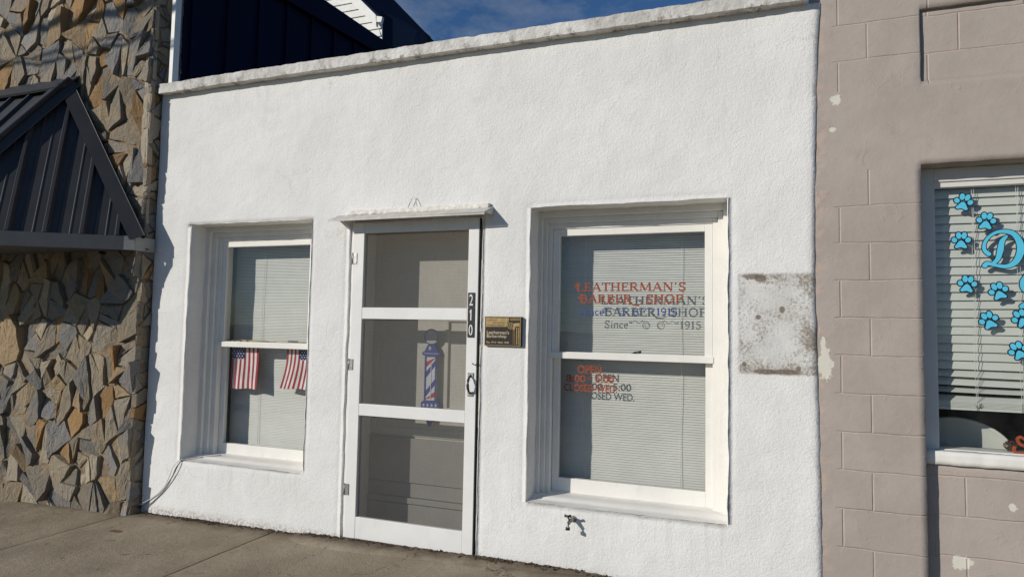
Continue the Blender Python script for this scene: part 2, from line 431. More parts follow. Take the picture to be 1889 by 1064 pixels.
class MB:
    def __init__(s):
        s.v = []; s.f = []; s.mi = []; s.sm = []
    def add(s, vs, fs, mi=0, smooth=False):
        k = len(s.v)
        s.v += [tuple(p) for p in vs]
        for q in fs:
            s.f.append([i + k for i in q]); s.mi.append(mi); s.sm.append(smooth)
        return s
    def box(s, x0, x1, y0, y1, z0, z1, mi=0):
        vs = [(x, y, z) for x in (x0, x1) for y in (y0, y1) for z in (z0, z1)]
        return s.add(vs, [(0, 1, 3, 2), (4, 6, 7, 5), (0, 4, 5, 1), (2, 3, 7, 6), (0, 2, 6, 4), (1, 5, 7, 3)], mi)
    def pane(s, x0, x1, y, z0, z1, mi=0):    # one thin sheet of glass or mesh
        return s.add([(x0, y, z0), (x1, y, z0), (x1, y, z1), (x0, y, z1)], [(0, 1, 2, 3)], mi)
    def hexa(s, a, b, mi=0):                 # two quads a (4 pts) and b (4 pts), same winding
        return s.add(list(a) + list(b), [(0, 1, 2, 3), (7, 6, 5, 4), (0, 4, 5, 1), (1, 5, 6, 2), (2, 6, 7, 3), (3, 7, 4, 0)], mi)
    def plate(s, poly, d, mi=0):             # polygon (3-D points) thickened by vector d
        n = len(poly); d = Vector(d)
        vs = [Vector(p) for p in poly] + [Vector(p) + d for p in poly]
        fs = [tuple(range(n)), tuple(range(2 * n - 1, n - 1, -1))]
        fs += [(i, i + n, (i + 1) % n + n, (i + 1) % n) for i in range(n)]
        return s.add(vs, fs, mi)
    def flat(s, pts, y0, y1, mi=0):          # outline in (x, z), front at y0
        return s.plate([(x, y0, z) for x, z in pts], (0, y1 - y0, 0), mi)
    def ring(s, x0, x1, z0, z1, l, r, b, t, y0, y1, mi=0):
        s.box(x0, x0 + l, y0, y1, z0, z1, mi); s.box(x1 - r, x1, y0, y1, z0, z1, mi)
        if b: s.box(x0 + l, x1 - r, y0 + 0.0015, y1, z0, z0 + b, mi)
        if t: s.box(x0 + l, x1 - r, y0 + 0.0015, y1, z1 - t, z1, mi)
        return s
    def tube(s, pts, rad, seg=8, mi=0, cap=True):
        pts = [Vector(p) for p in pts]; n = len(pts)
        rr = rad if isinstance(rad, (list, tuple)) else [rad] * n
        k = len(s.v); up = Vector((0.13, 0.31, 0.94))
        for i, p in enumerate(pts):
            t = (pts[min(i + 1, n - 1)] - pts[max(i - 1, 0)]).normalized()
            a = t.cross(up)
            if a.length < 0.05: a = t.cross(Vector((1, 0, 0)))
            a.normalize(); b = t.cross(a)
            for j in range(seg):
                q = 2 * math.pi * j / seg
                s.v.append(tuple(p + (a * math.cos(q) + b * math.sin(q)) * rr[i]))
        for i in range(n - 1):
            for j in range(seg):
                j2 = (j + 1) % seg
                s.f.append([k + i * seg + j, k + i * seg + j2, k + (i + 1) * seg + j2, k + (i + 1) * seg + j]); s.mi.append(mi); s.sm.append(True)
        if cap:
            s.f.append([k + j for j in range(seg)][::-1]); s.mi.append(mi); s.sm.append(False)
            s.f.append([k + (n - 1) * seg + j for j in range(seg)]); s.mi.append(mi); s.sm.append(False)
        return s
    def rough(s, x0, x1, y0, y1, z0, z1, step=0.03, amp=0.004, sc=9, mi=0, off=0.0, smooth=True):
        """a box whose faces are fine grids pushed about by noise"""
        nx = max(1, round((x1 - x0) / step)); ny = max(1, round((y1 - y0) / step)); nz_ = max(1, round((z1 - z0) / step))
        idx = {}
        def vid(i, j, k):
            if (i, j, k) not in idx:
                x = x0 + (x1 - x0) * i / nx; y = y0 + (y1 - y0) * j / ny; z = z0 + (z1 - z0) * k / nz_
                p = Vector((x, y, z))
                d = Vector((fbm(x, y, z, sc, off), fbm(x, y, z, sc, off + 31), fbm(x, y, z, sc, off + 77))) * amp
                idx[(i, j, k)] = len(s.v); s.v.append(tuple(p + d))
            return idx[(i, j, k)]
        def q(*a):
            s.f.append([vid(*p) for p in a]); s.mi.append(mi); s.sm.append(smooth)
        for i in range(nx):
            for k in range(nz_):
                q((i, 0, k), (i + 1, 0, k), (i + 1, 0, k + 1), (i, 0, k + 1)); q((i, ny, k), (i, ny, k + 1), (i + 1, ny, k + 1), (i + 1, ny, k))
        for i in range(nx):
            for j in range(ny):
                q((i, j, 0), (i, j + 1, 0), (i + 1, j + 1, 0), (i + 1, j, 0)); q((i, j, nz_), (i + 1, j, nz_), (i + 1, j + 1, nz_), (i, j + 1, nz_))
        for j in range(ny):
            for k in range(nz_):
                q((0, j, k), (0, j, k + 1), (0, j + 1, k + 1), (0, j + 1, k)); q((nx, j, k), (nx, j + 1, k), (nx, j + 1, k + 1), (nx, j, k + 1))
        return s
    def build(s, name, mats, parent=None, bevel=0.0):
        off = Vector(parent['_w']) if parent else Vector((0, 0, 0))
        me = bpy.data.meshes.new(name)
        me.from_pydata([tuple(Vector(p) - off) for p in s.v], [], s.f)
        for mm in (mats if isinstance(mats, list) else [mats]): me.materials.append(M[mm])
        me.polygons.foreach_set('material_index', s.mi)
        me.polygons.foreach_set('use_smooth', s.sm)
        me.update()
        o = bpy.data.objects.new(name, me)
        COL.objects.link(o)
        o['_w'] = tuple(off)
        if parent: o.parent = parent
        if bevel:
            b = o.modifiers.new('bevel', 'BEVEL')
            b.width = bevel; b.segments = 2; b.limit_method = 'ANGLE'; b.angle_limit = R(50)
        return o

def thing(name, loc, label, cat, group=None):
    o = bpy.data.objects.new(name, None)
    COL.objects.link(o)
    o.location = loc
    o.empty_display_size = 0.2
    o['_w'] = tuple(loc)
    return tag(o, label, cat, group)

def tag(o, label, cat, group=None):
    o['label'] = label; o['category'] = cat
    if group: o['group'] = group
    return o

def clone(o, parent, shift):
    c = o.copy(); COL.objects.link(c); c.parent = parent
    c.location = Vector(o.location) + Vector(shift)
    return c

# a point of the place seen in the photograph at pixel (px, py), at depth y behind the shop front
def at(px, py, y):
    d = (px - 944.5) / 1230.99 * r_ - (py - 532) / 1230.99 * u_ + w_
    return cam.matrix_world.translation + d * ((y - cam.matrix_world.translation.y) / d.y)
GY = 4.2
GABLE_LOC = (at(690, 60, GY).x, GY, 0)

# ------------------------------------------------------------------ the ground
GZ = lambda x: -0.017 + 0.0133 * x if x > -1.7 else -0.0396 + 0.0250 * (x + 1.7)
WALKY = -5.2
mb = MB()
joints = [-6.98, -5.69, -4.40, -3.11, -1.822, -0.536, 0.752, 2.04, 3.33, 4.62, 5.9, 7.2]
yj = [WALKY, -3.9, -2.6, -1.3, 0.12]
for a, b in zip(joints[:-1], joints[1:]):
    for c, d in zip(yj[:-1], yj[1:]):
        near = c > -1.5 and -2 < b and a < 2.2
        g = 0.0060
        gl = g if abs(a + 0.536) < .01 or abs(a + 1.822) < .01 or a < -2 or a > 2 else 0.001
        gr = g if abs(b + 0.536) < .01 or abs(b + 1.822) < .01 or b < -2 or b > 2 else 0.001
        gy = 0.004
        st = 0.03 if near else 0.32
        nx = max(2, int((b - a) / st)); ny = max(2, int((d - c) / st))
        vs = []; fs = []
        for i in range(nx + 1):
            for j in range(ny + 1):
                x = a + gl + (b - a - gl - gr) * i / nx; y = c + gy * (c > WALKY) + (d - c - 2 * gy) * j / ny
                e = 0.0
                if i in (0, nx) and (gl if i == 0 else gr) > 0.002: e = -0.004
                vs.append((x, y, GZ(x) + 0.010 * y * 0.6 + e + 0.0022 * fbm(x, y, 0, 6)))
        for i in range(nx):
            for j in range(ny):
                k = i * (ny + 1) + j
                fs.append((k, k + ny + 1, k + ny + 2, k + 1))
        # slab sides
        mb.add(vs, fs, 0, True)
        rim = [i * (ny + 1) for i in range(nx + 1)] + [nx * (ny + 1) + j for j in range(1, ny + 1)] + \
              [i * (ny + 1) + ny for i in range(nx - 1, -1, -1)] + [j for j in range(ny - 1, 0, -1)]
        rv = [vs[i] for i in rim]; n_ = len(rv)
        mb.add(rv + [(x, y, z - 0.05) for x, y, z in rv], [(i, i + n_, (i + 1) % n_ + n_, (i + 1) % n_) for i in range(n_)], 0)
mb.add([(-7, WALKY, -0.21), (7.2, WALKY, -0.21), (7.2, 0.12, -0.06), (-7, 0.12, -0.24)], [(0, 1, 2, 3)], 0)
o = mb.build('sidewalk', ['sidewalk']); o['kind'] = 'structure'

mb = MB()
mb.box(-40, 40, -5.42, WALKY - 0.005, -0.32, -0.055)
o = mb.build('kerb', 'sidewalk', bevel=0.015); o['kind'] = 'structure'
mb = MB(); mb.add([(-300, -16, -0.19), (300, -16, -0.19), (300, -5.42, -0.19), (-300, -5.42, -0.19)], [(0, 1, 2, 3)])
o = mb.build('road', 'asphalt'); o['kind'] = 'structure'
mb = MB(); mb.add([(-1000, -1000, -0.30), (1000, -1000, -0.30), (1000, 1000, -0.30), (-1000, 1000, -0.30)], [(0, 1, 2, 3)])
o = mb.build('ground', 'earth'); o['kind'] = 'structure'

# rough mortar apron in front of the door
mb = MB()
prof = [(-0.42, -0.10), (-0.15, -0.20), (0.10, -0.205), (0.59, -0.162), (1.05, -0.10), (1.45, -0.06), (1.78, -0.02)]
n = 110; rows = 12; vs = []; fs = []
for i in range(n + 1):
    x = -0.42 + 2.20 * i / n
    for (xa, ya), (xb, yb) in zip(prof[:-1], prof[1:]):
        if xa <= x <= xb: yf = ya + (yb - ya) * (x - xa) / (xb - xa); break
    yf += 0.008 * fbm(x, 0, 0, 7)
    for j in range(rows + 1):
        t = j / rows; y = yf + (0.05 - yf) * t
        h = 0.016 * min(1, t * 3.5) * min(1, (x + 0.42) * 6, (1.78 - x) * 4)
        vs.append((x, y, GZ(x) + 0.006 * y - 0.003 + h + 0.006 * fbm(x, y, 2, 16) * min(1, t * 3)))
for i in range(n):
    for j in range(rows):
        k = i * (rows + 1) + j
        fs.append((k, k + rows + 1, k + rows + 2, k + 1))
mb.add(vs, fs, 0, True)
o = mb.build('door_apron', 'sidewalk'); o['kind'] = 'structure'

# crumbs of soil and grit lying along the foot of the wall
mb = MB(); rg = random.Random(3)
for i in range(1700):
    x = rg.uniform(-1.7, 2.75); y = -abs(rg.gauss(0, 0.022)) - 0.002
    if rg.random() < 0.35: x = rg.choice((-1.25, -1.15, -1.08, 0.97, 1.02, 1.1, -0.15)) + rg.gauss(0, 0.05)
    s_ = rg.uniform(0.002, 0.0075) * (1.3 if rg.random() < 0.1 else 1); z = GZ(x) + s_ * 0.4 + (0.013 if -0.3 < x < 1.6 else 0)
    pts = [Vector((rg.uniform(-1, 1), rg.uniform(-1, 1), rg.uniform(-.6, 1))).normalized() * s_ * rg.uniform(.7, 1.2) for _ in range(6)]
    b = [(s_, 0, 0), (0, s_, 0), (-s_, 0, 0), (0, -s_, 0), (0, 0, s_), (0, 0, -s_)]
    vs = [(x + q[0] * rg.uniform(.6, 1.5), y + q[1] * rg.uniform(.6, 1.4), z + q[2] * rg.uniform(.6, 1.1)) for q in b]
    mb.add(vs, [(0, 1, 4), (1, 2, 4), (2, 3, 4), (3, 0, 4), (1, 0, 5), (2, 1, 5), (3, 2, 5), (0, 3, 5)])
o = mb.build('soil_crumbs', 'soil')
o['kind'] = 'stuff'; o['label'] = 'dry brown soil and grit gathered along the foot of the white wall'; o['category'] = 'soil'

# ------------------------------------------------------------------ lettering helpers
def bfont(text, mb, x0, x1, z0, z1, y, th=0.001, mi=0, bold=0.0):
    cu = bpy.data.curves.new('text', 'FONT')
    cu.body = text
    cu.offset = bold
    ob = bpy.data.objects.new('text', cu)
    COL.objects.link(ob)
    dg = bpy.context.evaluated_depsgraph_get()
    me = ob.evaluated_get(dg).to_mesh()
    vs = [v.co.copy() for v in me.vertices]; fs = [tuple(p.vertices) for p in me.polygons]
    ob.evaluated_get(dg).to_mesh_clear()
    bpy.data.objects.remove(ob); bpy.data.curves.remove(cu)
    xa = min(v.x for v in vs); xb = max(v.x for v in vs); za = min(v.y for v in vs); zb = max(v.y for v in vs)
    sx = (x1 - x0) / (xb - xa); sz = (z1 - z0) / (zb - za)
    mb.add([(x0 + (v.x - xa) * sx, y, z0 + (v.y - za) * sz) for v in vs], fs, mi)

T, H = 0.17, 0.085          # thick and thin pen
def arc(cx, cz, rx, rz, a0, a1, n=12):
    return [(cx + rx * math.cos(R(a0 + (a1 - a0) * i / n)), cz + rz * math.sin(R(a0 + (a1 - a0) * i / n))) for i in range(n + 1)]
def serif(x, z, w=0.2): return ([(x - w, z), (x + w, z)], 0.06)
GL = {  # advance, strokes (polyline, pen)
 'L': (0.72, [([(.16, 0), (.16, 1)], T), ([(.16, .04), (.66, .04)], H), ([(.65, .02), (.65, .24)], H), serif(.16, .97)]),
 'E': (0.74, [([(.16, 0), (.16, 1)], T), ([(.16, .04), (.66, .04)], H), ([(.65, .02), (.65, .24)], H), ([(.16, .96), (.62, .96)], H), ([(.61, .98), (.61, .78)], H), ([(.16, .52), (.48, .52)], H), ([(.48, .40), (.48, .64)], H)]),
 'A': (0.92, [([(.10, 0), (.45, 1)], H), ([(.43, 1), (.78, 0)], T), ([(.22, .33), (.66, .33)], H), serif(.10, .03, .14), serif(.78, .03, .17)]),
 'T': (0.82, [([(.40, 0), (.40, 1)], T), ([(.04, .96), (.76, .96)], H), ([(.06, .98), (.06, .74)], H), ([(.74, .98), (.74, .74)], H), serif(.40, .03)]),
 'H': (0.98, [([(.18, 0), (.18, 1)], T), ([(.74, 0), (.74, 1)], T), ([(.18, .52), (.74, .52)], H), serif(.18, .03), serif(.74, .03), serif(.18, .97), serif(.74, .97)]),
 'R': (0.90, [([(.18, 0), (.18, 1)], T), ([(.18, .96)] + arc(.42, .74, .24, .22, 90, -90) + [(.18, .52)], .11), ([(.40, .52), (.76, 0)], T), serif(.18, .03), serif(.12, .97, .12), serif(.78, .03, .1)]),
 'M': (1.16, [([(.14, 0), (.18, 1)], H), ([(.18, 1), (.54, .05)], T), ([(.54, .05), (.90, 1)], H), ([(.92, 1), (.96, 0)], T), serif(.14, .03, .14), serif(.96, .03, .17)]),
 'N': (0.98, [([(.16, 0), (.16, 1)], H), ([(.16, 1), (.78, 0)], T), ([(.78, 0), (.78, 1)], H), serif(.16, .03, .15), serif(.78, .97, .15), serif(.10, .97, .1)]),
 "'": (0.34, [([(.16, 1), (.12, .72)], .12)]),
 'S': (0.76, [(arc(.38, .73, .24, .24, 25, 180, 10) + [(.20, .60), (.52, .42)] + arc(.38, .26, .24, .24, 0, -160, 10), .13), ([(.62, .98), (.62, .72)], H), ([(.12, .28), (.12, .02)], H)]),
 'B': (0.84, [([(.18, 0), (.18, 1)], T), ([(.18, .96)] + arc(.40, .75, .22, .21, 90, -90) + [(.18, .54)], .11), ([(.18, .54)] + arc(.44, .29, .27, .25, 90, -90) + [(.18, .04)], .12), serif(.12, .97, .12), serif(.12, .03, .12)]),
 'O': (0.96, [(arc(.45, .5, .36, .47, 0, 360, 26), .13)]),
 'P': (0.80, [([(.18, 0), (.18, 1)], T), ([(.18, .96)] + arc(.42, .73, .25, .23, 90, -90) + [(.18, .50)], .11), serif(.18, .03), serif(.12, .97, .12)]),
 ' ': (0.5, []),
 'i': (0.36, [([(.16, 0), (.16, .64)], .14), ([(.15, .82), (.17, .94)], .14), serif(.16, .03, .14)]),
 'n': (0.70, [([(.14, 0), (.14, .66)], .14), ([(.14, .5)] + arc(.34, .44, .19, .2, 140, 0) + [(.53, 0)], .12), serif(.14, .03, .12), serif(.53, .03, .12)]),
 'c': (0.56, [(arc(.30, .33, .21, .29, 40, 320, 16), .12)]),
 'e': (0.60, [([(.10, .36), (.50, .36)] + arc(.30, .33, .21, .30, 10, 310, 16), .11)]),
 '1': (0.50, [([(.25, 0), (.25, 1)], .15), ([(.25, .98), (.08, .80)], H), serif(.25, .03, .16)]),
 '9': (0.66, [(arc(.31, .70, .22, .26, 0, 360, 18), .12), ([(.53, .72), (.50, .35), (.36, .06), (.16, .02)], .11)]),
 '5': (0.64, [([(.54, .96), (.18, .96), (.14, .56)], .10), ([(.14, .56)] + arc(.30, .31, .24, .29, 100, -150, 14), .12)]),
}
def strip(mb, pts, w, y, mi=0, th=0.0):
    """a flat pen stroke of width w along pts in (x, z)"""
    n = len(pts); L = []; Rr = []
    for i in range(n):
        a = Vector(pts[max(i - 1, 0)]); b = Vector(pts[min(i + 1, n - 1)])
        if (b - a).length < 1e-9: b = a + Vector((1e-4, 0))
        t = (b - a).normalized(); nn = Vector((-t.y, t.x))
        ww = w[i] if isinstance(w, list) else w
        L.append(Vector(pts[i]) + nn * ww / 2); Rr.append(Vector(pts[i]) - nn * ww / 2)
    vs = [(p.x, y, p.y) for p in L] + [(p.x, y, p.y) for p in Rr]
    mb.add(vs, [(i, i + 1, n + i + 1, n + i) for i in range(n - 1)], mi)
def serif_text(text, mb, x0, x1, z0, z1, y, mi=0, caps=1.0):
    adv = sum(GL[c][0] for c in text); sx = (x1 - x0) / adv; sz = z1 - z0; x = 0; e = 0
    for c in text:
        a, st = GL[c]
        for pts, w in st:
            e += 1
            strip(mb, [(x0 + (x + p[0]) * sx, z0 + p[1] * sz) for p in pts], w * (sx + sz) / 2 * 1.15, y - e * 0.000012, mi)
        x += a
def curl(mb, x, z, s_, d, y, w, mi=0):
    pts = []
    for i in range(26):
        t = i / 25; a = R(90 + d * (40 + 430 * t)); rr = s_ * (1 - 0.72 * t)
        pts.append((x + math.cos(a) * rr, z + math.sin(a) * rr))
    strip(mb, pts, w, y, mi)

# ------------------------------------------------------------------ BARBER SHOP
shop = thing('shop_building', (0, 0, 0), 'small one storey white stucco shop with screen door and two double hung windows', 'building')
LW = (-1.415, -0.338, 0.362, 2.061)
RW = (1.226, 2.341, 0.350, 2.065)
DO = (-0.034, 0.922, -0.16, 2.035)
EDGE = [(-0.2, 2.780), (0.158, 2.781), (0.456, 2.779), (0.852, 2.775), (1.255, 2.766), (1.665, 2.759), (2.221, 2.766), (2.787, 2.781), (3.014, 2.795), (3.2, 2.797)]
def edge_x(z):
    for (a, xa), (b, xb) in zip(EDGE[:-1], EDGE[1:]):
        if a <= z <= b: return xa + (xb - xa) * (z - a) / (b - a) + 0.004 * fbm(9, 0, z, 9)
    return 2.79
def lines(lo, hi, marks, step):
    ms = sorted([lo, hi] + marks); out = []
    for a, b in zip(ms[:-1], ms[1:]):
        k = max(1, round((b - a) / step)); out += [a + (b - a) * i / k for i in range(k)]
    return out + [hi]
xs = lines(-1.752, 2.78, [LW[0], LW[1], RW[0], RW[1], DO[0], DO[1]], 0.026)
zs = lines(-0.16, 3.058, [LW[2], LW[3], RW[2], RW[3], DO[3]], 0.026)
def inhole(x, z): return any(h[0] < x < h[1] and h[2] < z < h[3] for h in (LW, RW, DO))
nx, nz_ = len(xs), len(zs)
cell = {(i, k): not inhole((xs[i] + xs[i + 1]) / 2, (zs[k] + zs[k + 1]) / 2) for i in range(nx - 1) for k in range(nz_ - 1)}
mb = MB(); vid = {}
def isedge(i, k):
    c = [cell.get((a, b)) for a in (i - 1, i) for b in (k - 1, k)]
    return (True in c) and (False in c)
def jit(x, z):
    return 0.0055 * fbm(x, 0, z, 8, 5), 0.0055 * fbm(x, 0, z, 8, 45)
def wv(i, k):
    if (i, k) not in vid:
        x, z = xs[i], zs[k]; y = 0.0035 * fbm(x, 0, z, 3.2) + 0.0016 * fbm(x, 0, z, 13, 9)
        if isedge(i, k):
            jx, jz = jit(x, z); x += jx; z += jz; y += 0.007
        if x > 2.62:
            t = (x - 2.62) / (2.78 - 2.62); x = 2.62 + t * (edge_x(z) - 2.62)
            if i == nx - 1: y += 0.006
        vid[(i, k)] = len(mb.v); mb.v.append((x, y, z))
    return vid[(i, k)]
def q(ids, sm=True): mb.f.append(ids); mb.mi.append(0); mb.sm.append(sm)
for (i, k), on in cell.items():
    if on: q([wv(i, k), wv(i + 1, k), wv(i + 1, k + 1), wv(i, k + 1)])
# reveals of the openings
dep = {}
def back(i, k, d):
    key = (i, k, d)
    if key not in dep:
        p = mb.v[wv(i, k)]
        dep[key] = len(mb.v)
        hx = [h for h in (LW, RW, DO) if h[0] - .01 < xs[i] < h[1] + .01][0]
        cx_, cz_ = (hx[0] + hx[1]) / 2, (hx[2] + hx[3]) / 2
        dx = -0.005 if p[0] > cx_ else 0.005
        up = 0.012 if (d > 0.05 and zs[k] < 0.5) else 0
        mb.v.append((p[0] + dx, d, p[2] + up * min(1, d / 0.15)))
    return dep[key]
for (i, k), on in cell.items():
    if on: continue
    for (di, dk, e) in ((-1, 0, ((i, k), (i, k + 1))), (1, 0, ((i + 1, k + 1), (i + 1, k))), (0, -1, ((i + 1, k), (i, k))), (0, 1, ((i, k + 1), (i + 1, k + 1)))):
        if cell.get((i + di, k + dk)):
            a, b = e
            dd = (0.012, 0.08, 0.165) if not (DO[0] < xs[i] + .005 < DO[1]) else (0.012, 0.03, 0.055)
            prev = (wv(*a), wv(*b))
            for d in dd:
                cur = (back(*a, d), back(*b, d))
                q([prev[0], prev[1], cur[1], cur[0]], d != 0.012)
                prev = cur
# right hand edge return
for k in range(nz_ - 1):
    a, b = wv(nx - 1, k), wv(nx - 1, k + 1)
    n0 = len(mb.v); pa, pb = mb.v[a], mb.v[b]
    mb.v += [(pa[0] + .002, 0.03, pa[2]), (pb[0] + .002, 0.03, pb[2])]
    q([a, n0, n0 + 1, b], False)
wall = mb.build('wall', 'stucco', shop)

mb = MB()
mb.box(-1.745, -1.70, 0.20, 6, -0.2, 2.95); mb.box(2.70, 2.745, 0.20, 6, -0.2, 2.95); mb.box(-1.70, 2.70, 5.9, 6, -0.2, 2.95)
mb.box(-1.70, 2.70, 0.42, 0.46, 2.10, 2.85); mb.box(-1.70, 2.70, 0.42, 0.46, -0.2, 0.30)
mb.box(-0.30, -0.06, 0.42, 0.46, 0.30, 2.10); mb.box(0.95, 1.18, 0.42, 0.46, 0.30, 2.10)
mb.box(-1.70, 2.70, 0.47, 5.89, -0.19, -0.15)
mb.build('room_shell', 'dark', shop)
mb = MB(); mb.box(-1.745, 2.745, 0.20, 6.0, 2.96, 3.02); mb.build('roof', 'dark', shop)

mb = MB(); mb.rough(-1.724, 2.735, -0.062, 0.26, 3.058, 3.130, 0.014, 0.0026, 26, smooth=False)
for i, v in enumerate(mb.v):                       # crumbling lower lip and top edge
    x, y, z = v
    mb.v[i] = (x, y, z + 0.004 * fbm(x, 0, 0, 2.2, 4) + (0.007 * min(0, fbm(x, y, 0, 11, 8)) if z > 3.1 else 0))
mb.build('coping', 'coping', shop)

def make_window(op, g, zm, low_l, label_state):
    """double hung wooden window set in a plastered opening; g = glass rectangle"""
    x0, x1, z0, z1 = op; gx0, gx1, gz0, gz1 = g
    st = 0.044
    L = gx0 - st - x0; Rr = x1 - gx1 - st; Tt = z1 - gz1 - 0.042
    mb = MB(); a = (0.0, 0.36, 0.68, 1.0); ys = (0.150, 0.176, 0.196)
    for i in range(3):
        e = 0.004 if i == 0 else 0
        mb.ring(x0 + L * a[i] - e, x1 - Rr * a[i] + e, z0 + 0.008, z1 - Tt * a[i] + e, L * (a[i + 1] - a[i]) + e, Rr * (a[i + 1] - a[i]) + e, 0, Tt * (a[i + 1] - a[i]) + e, ys[i], 0.31)
    fr = mb.build('window', 'trim', shop, bevel=0.003)
    fr['label'] = label_state
    sx0, sx1, sz1 = x0 + L, x1 - Rr, z1 - Tt
    mb = MB(); mb.ring(sx0 + .001, sx1 - .001, zm - 0.019, sz1 - .001, st - .001, st - .001, 0.038, 0.041, 0.203, 0.238)
    mb.box(sx0 - 0.004, sx1 + 0.004, 0.190, 0.204, zm - 0.021, zm + 0.016)
    mb.build('upper_sash', 'trim', fr, bevel=0.0025)
    mb = MB(); mb.ring(sx0 + .002, sx1 - .002, z0 + 0.022, zm + 0.018, st - .004, st - .004, gz0 - z0 - 0.022, 0.034, 0.2395, 0.275)
    mb.build('lower_sash', 'trim', fr, bevel=0.0025)
    mb = MB(); mb.pane(gx0 - .01, gx1 + .01, 0.217, zm, gz1 + .01); mb.build('glass_pane', 'glass', fr)
    mb = MB(); mb.pane(gx0 - .01, gx1 + .01, 0.256, gz0 - .01, zm); mb.build('glass_pane', 'glass', fr)
    # sill: sloping wooden board behind a plastered ledge
    mb = MB(); k = 40; vs = []; fs = []
    prof = ((0.012, 0.003), (0.05, 0.008), (0.09, 0.011), (0.093, 0.017), (0.16, 0.021), (0.32, 0.028))
    for i in range(k + 1):
        x = x0 - 0.004 + (x1 - x0 + 0.008) * i / k
        for y, dz in prof:
            vs.append((x, y + 0.004 * fbm(x, y, 0, 9), z0 + dz + 0.003 * fbm(x, y, 1, 14)))
    n_ = len(prof)
    for i in range(k):
        for j in range(n_ - 1):
            q_ = i * n_ + j; fs.append((q_, q_ + n_, q_ + n_ + 1, q_ + 1))
    mb.add(vs, fs, 0, True); mb.build('sill', 'trim', fr)
    return fr

wl = make_window(LW, (-1.252, -0.500, 0.462, 1.917), 1.195, 0, 'window with two small flags behind its lower pane')
wr = make_window(RW, (1.350, 2.205, 0.458, 1.917), 1.195, 0, 'window with painted lettering on both panes')

# lettering painted on the right window
mb = MB(); y = 0.2163
serif_text("LEATHERMAN'S", mb, 1.455, 2.105, 1.580, 1.629, y)
curl(mb, 1.462, 1.612, 0.016, 1, y, 0.006); strip(mb, [(1.455, 1.628), (1.478, 1.626)], 0.006, y)
mb.build('lettering', 'redletter', wr)
mb = MB()
serif_text("BARBER", mb, 1.478, 1.795, 1.509, 1.560, y)
serif_text("SHOP", mb, 1.872, 2.092, 1.509, 1.560, y)
curl(mb, 1.484, 1.543, 0.016, 1, y, 0.006); strip(mb, [(1.478, 1.559), (1.498, 1.557)], 0.006, y)
strip(mb, [(1.765, 1.525), (1.80, 1.500), (1.83, 1.497), (1.848, 1.508), (1.845, 1.522), (1.832, 1.522)], [.009, .009, .008, .007, .006, .005], y - .0004)
mb.build('lettering', 'redletter', wr)
mb = MB()
serif_text("Since", mb, 1.478, 1.628, 1.435, 1.480, y)
mb.build('lettering', 'blueletter', wr)
mb = MB()
serif_text("1915", mb, 1.932, 2.055, 1.437, 1.482, y)
mb.build('lettering', 'blueletter', wr)
mb = MB()
for d, cx_ in ((1, 1.735), (-1, 1.822)):
    mb = MB()
    strip(mb, arc(cx_, 1.455, 0.021, 0.022, 0, 360, 22), 0.004, y)
    strip(mb, arc(cx_ + d * 0.004, 1.453, 0.013, 0.014, 0, 300, 18), 0.003, y - .0002)
    strip(mb, [(cx_ - d * (0.010 + .014 * t), 1.474 + 0.008 * math.sin(t * 1.9)) for t in [i * .5 for i in range(14)]], 0.004, y - .0003)
    curl(mb, cx_ - d * 0.094, 1.474, 0.009, d, y - .0004, 0.003)
    mb.build('scroll_ornament', 'blueletter', wr)
mb = MB(); y = 0.2552
bfont('OPEN', mb, 1.457, 1.606, 1.086, 1.134, y, bold=0.022)
mb.build('lettering', 'redletter', wr); mb = MB()
bfont('8:00', mb, 1.387, 1.508, 1.031, 1.076, y, bold=0.022); bfont('to', mb, 1.524, 1.552, 1.048, 1.074, y); bfont('5:00', mb, 1.570, 1.682, 1.035, 1.079, y, bold=0.022)
mb.build('lettering', 'redletter', wr); mb = MB()
bfont('CLOSED WED.', mb, 1.374, 1.702, 0.976, 1.021, y, bold=0.022)
mb.build('lettering', 'redletter', wr)
mb = MB(); mb.box(1.79, 1.835, 0.222, 0.256, 1.2125, 1.2165); mb.tube([(1.80, 0.236, 1.218), (1.822, 0.232, 1.224), (1.845, 0.224, 1.225)], [.006, .005, .008], 8)
mb.build('sash_lock', 'darkiron', wr)

# ---- door, door frame, inner door
mb = MB()
mb.box(-0.032, -0.006, 0.020, 0.30, -0.03, 2.06); mb.box(0.908, 0.928, 0.045, 0.30, -0.03, 2.06); mb.box(-0.006, 0.908, 0.045, 0.30, 2.028, 2.06)
mb.build('door_frame', 'trim', shop, bevel=0.002)
mb = MB()
D0, D1 = 0.003, 0.033
mb.box(0, 0.081, D0, D1, 0.0, 2.02); mb.box(0.829, 0.899, D0, D1, 0.006, 2.02)
for a, b in ((0.001, 0.136), (0.774, 0.849), (1.392, 1.466), (1.950, 2.019)): mb.box(0.081, 0.829, D0 + 0.0012, D1, a, b)
door = mb.build('screen_door', 'door', shop, bevel=0.003)
mb = MB()
for a, b in ((0.136, 0.774), (0.849, 1.392), (1.466, 1.95)): mb.pane(0.075, 0.835, 0.0225, a - .006, b + .006)
mb.build('insect_screen', 'screen', door)
mb = MB(); mb.box(0.8995, 0.9035, 0.006, 0.034, 0.004, 2.018); mb.build('gap_shade_strip', 'black', door)  # black strip added to darken the shaded gap right of the door
mb = MB(); mb.box(0.836, 0.879, -0.003, 0.0035, 1.472, 1.560); p = mb
bfont('2', mb, 0.8455, 0.8695, 1.482, 1.549, -0.0036, 0, 1)
np0 = mb.build('number_plate', ['black', 'white'], door)
mb = MB(); mb.box(0.8365, 0.8795, -0.003, 0.0035, 1.381, 1.4695)
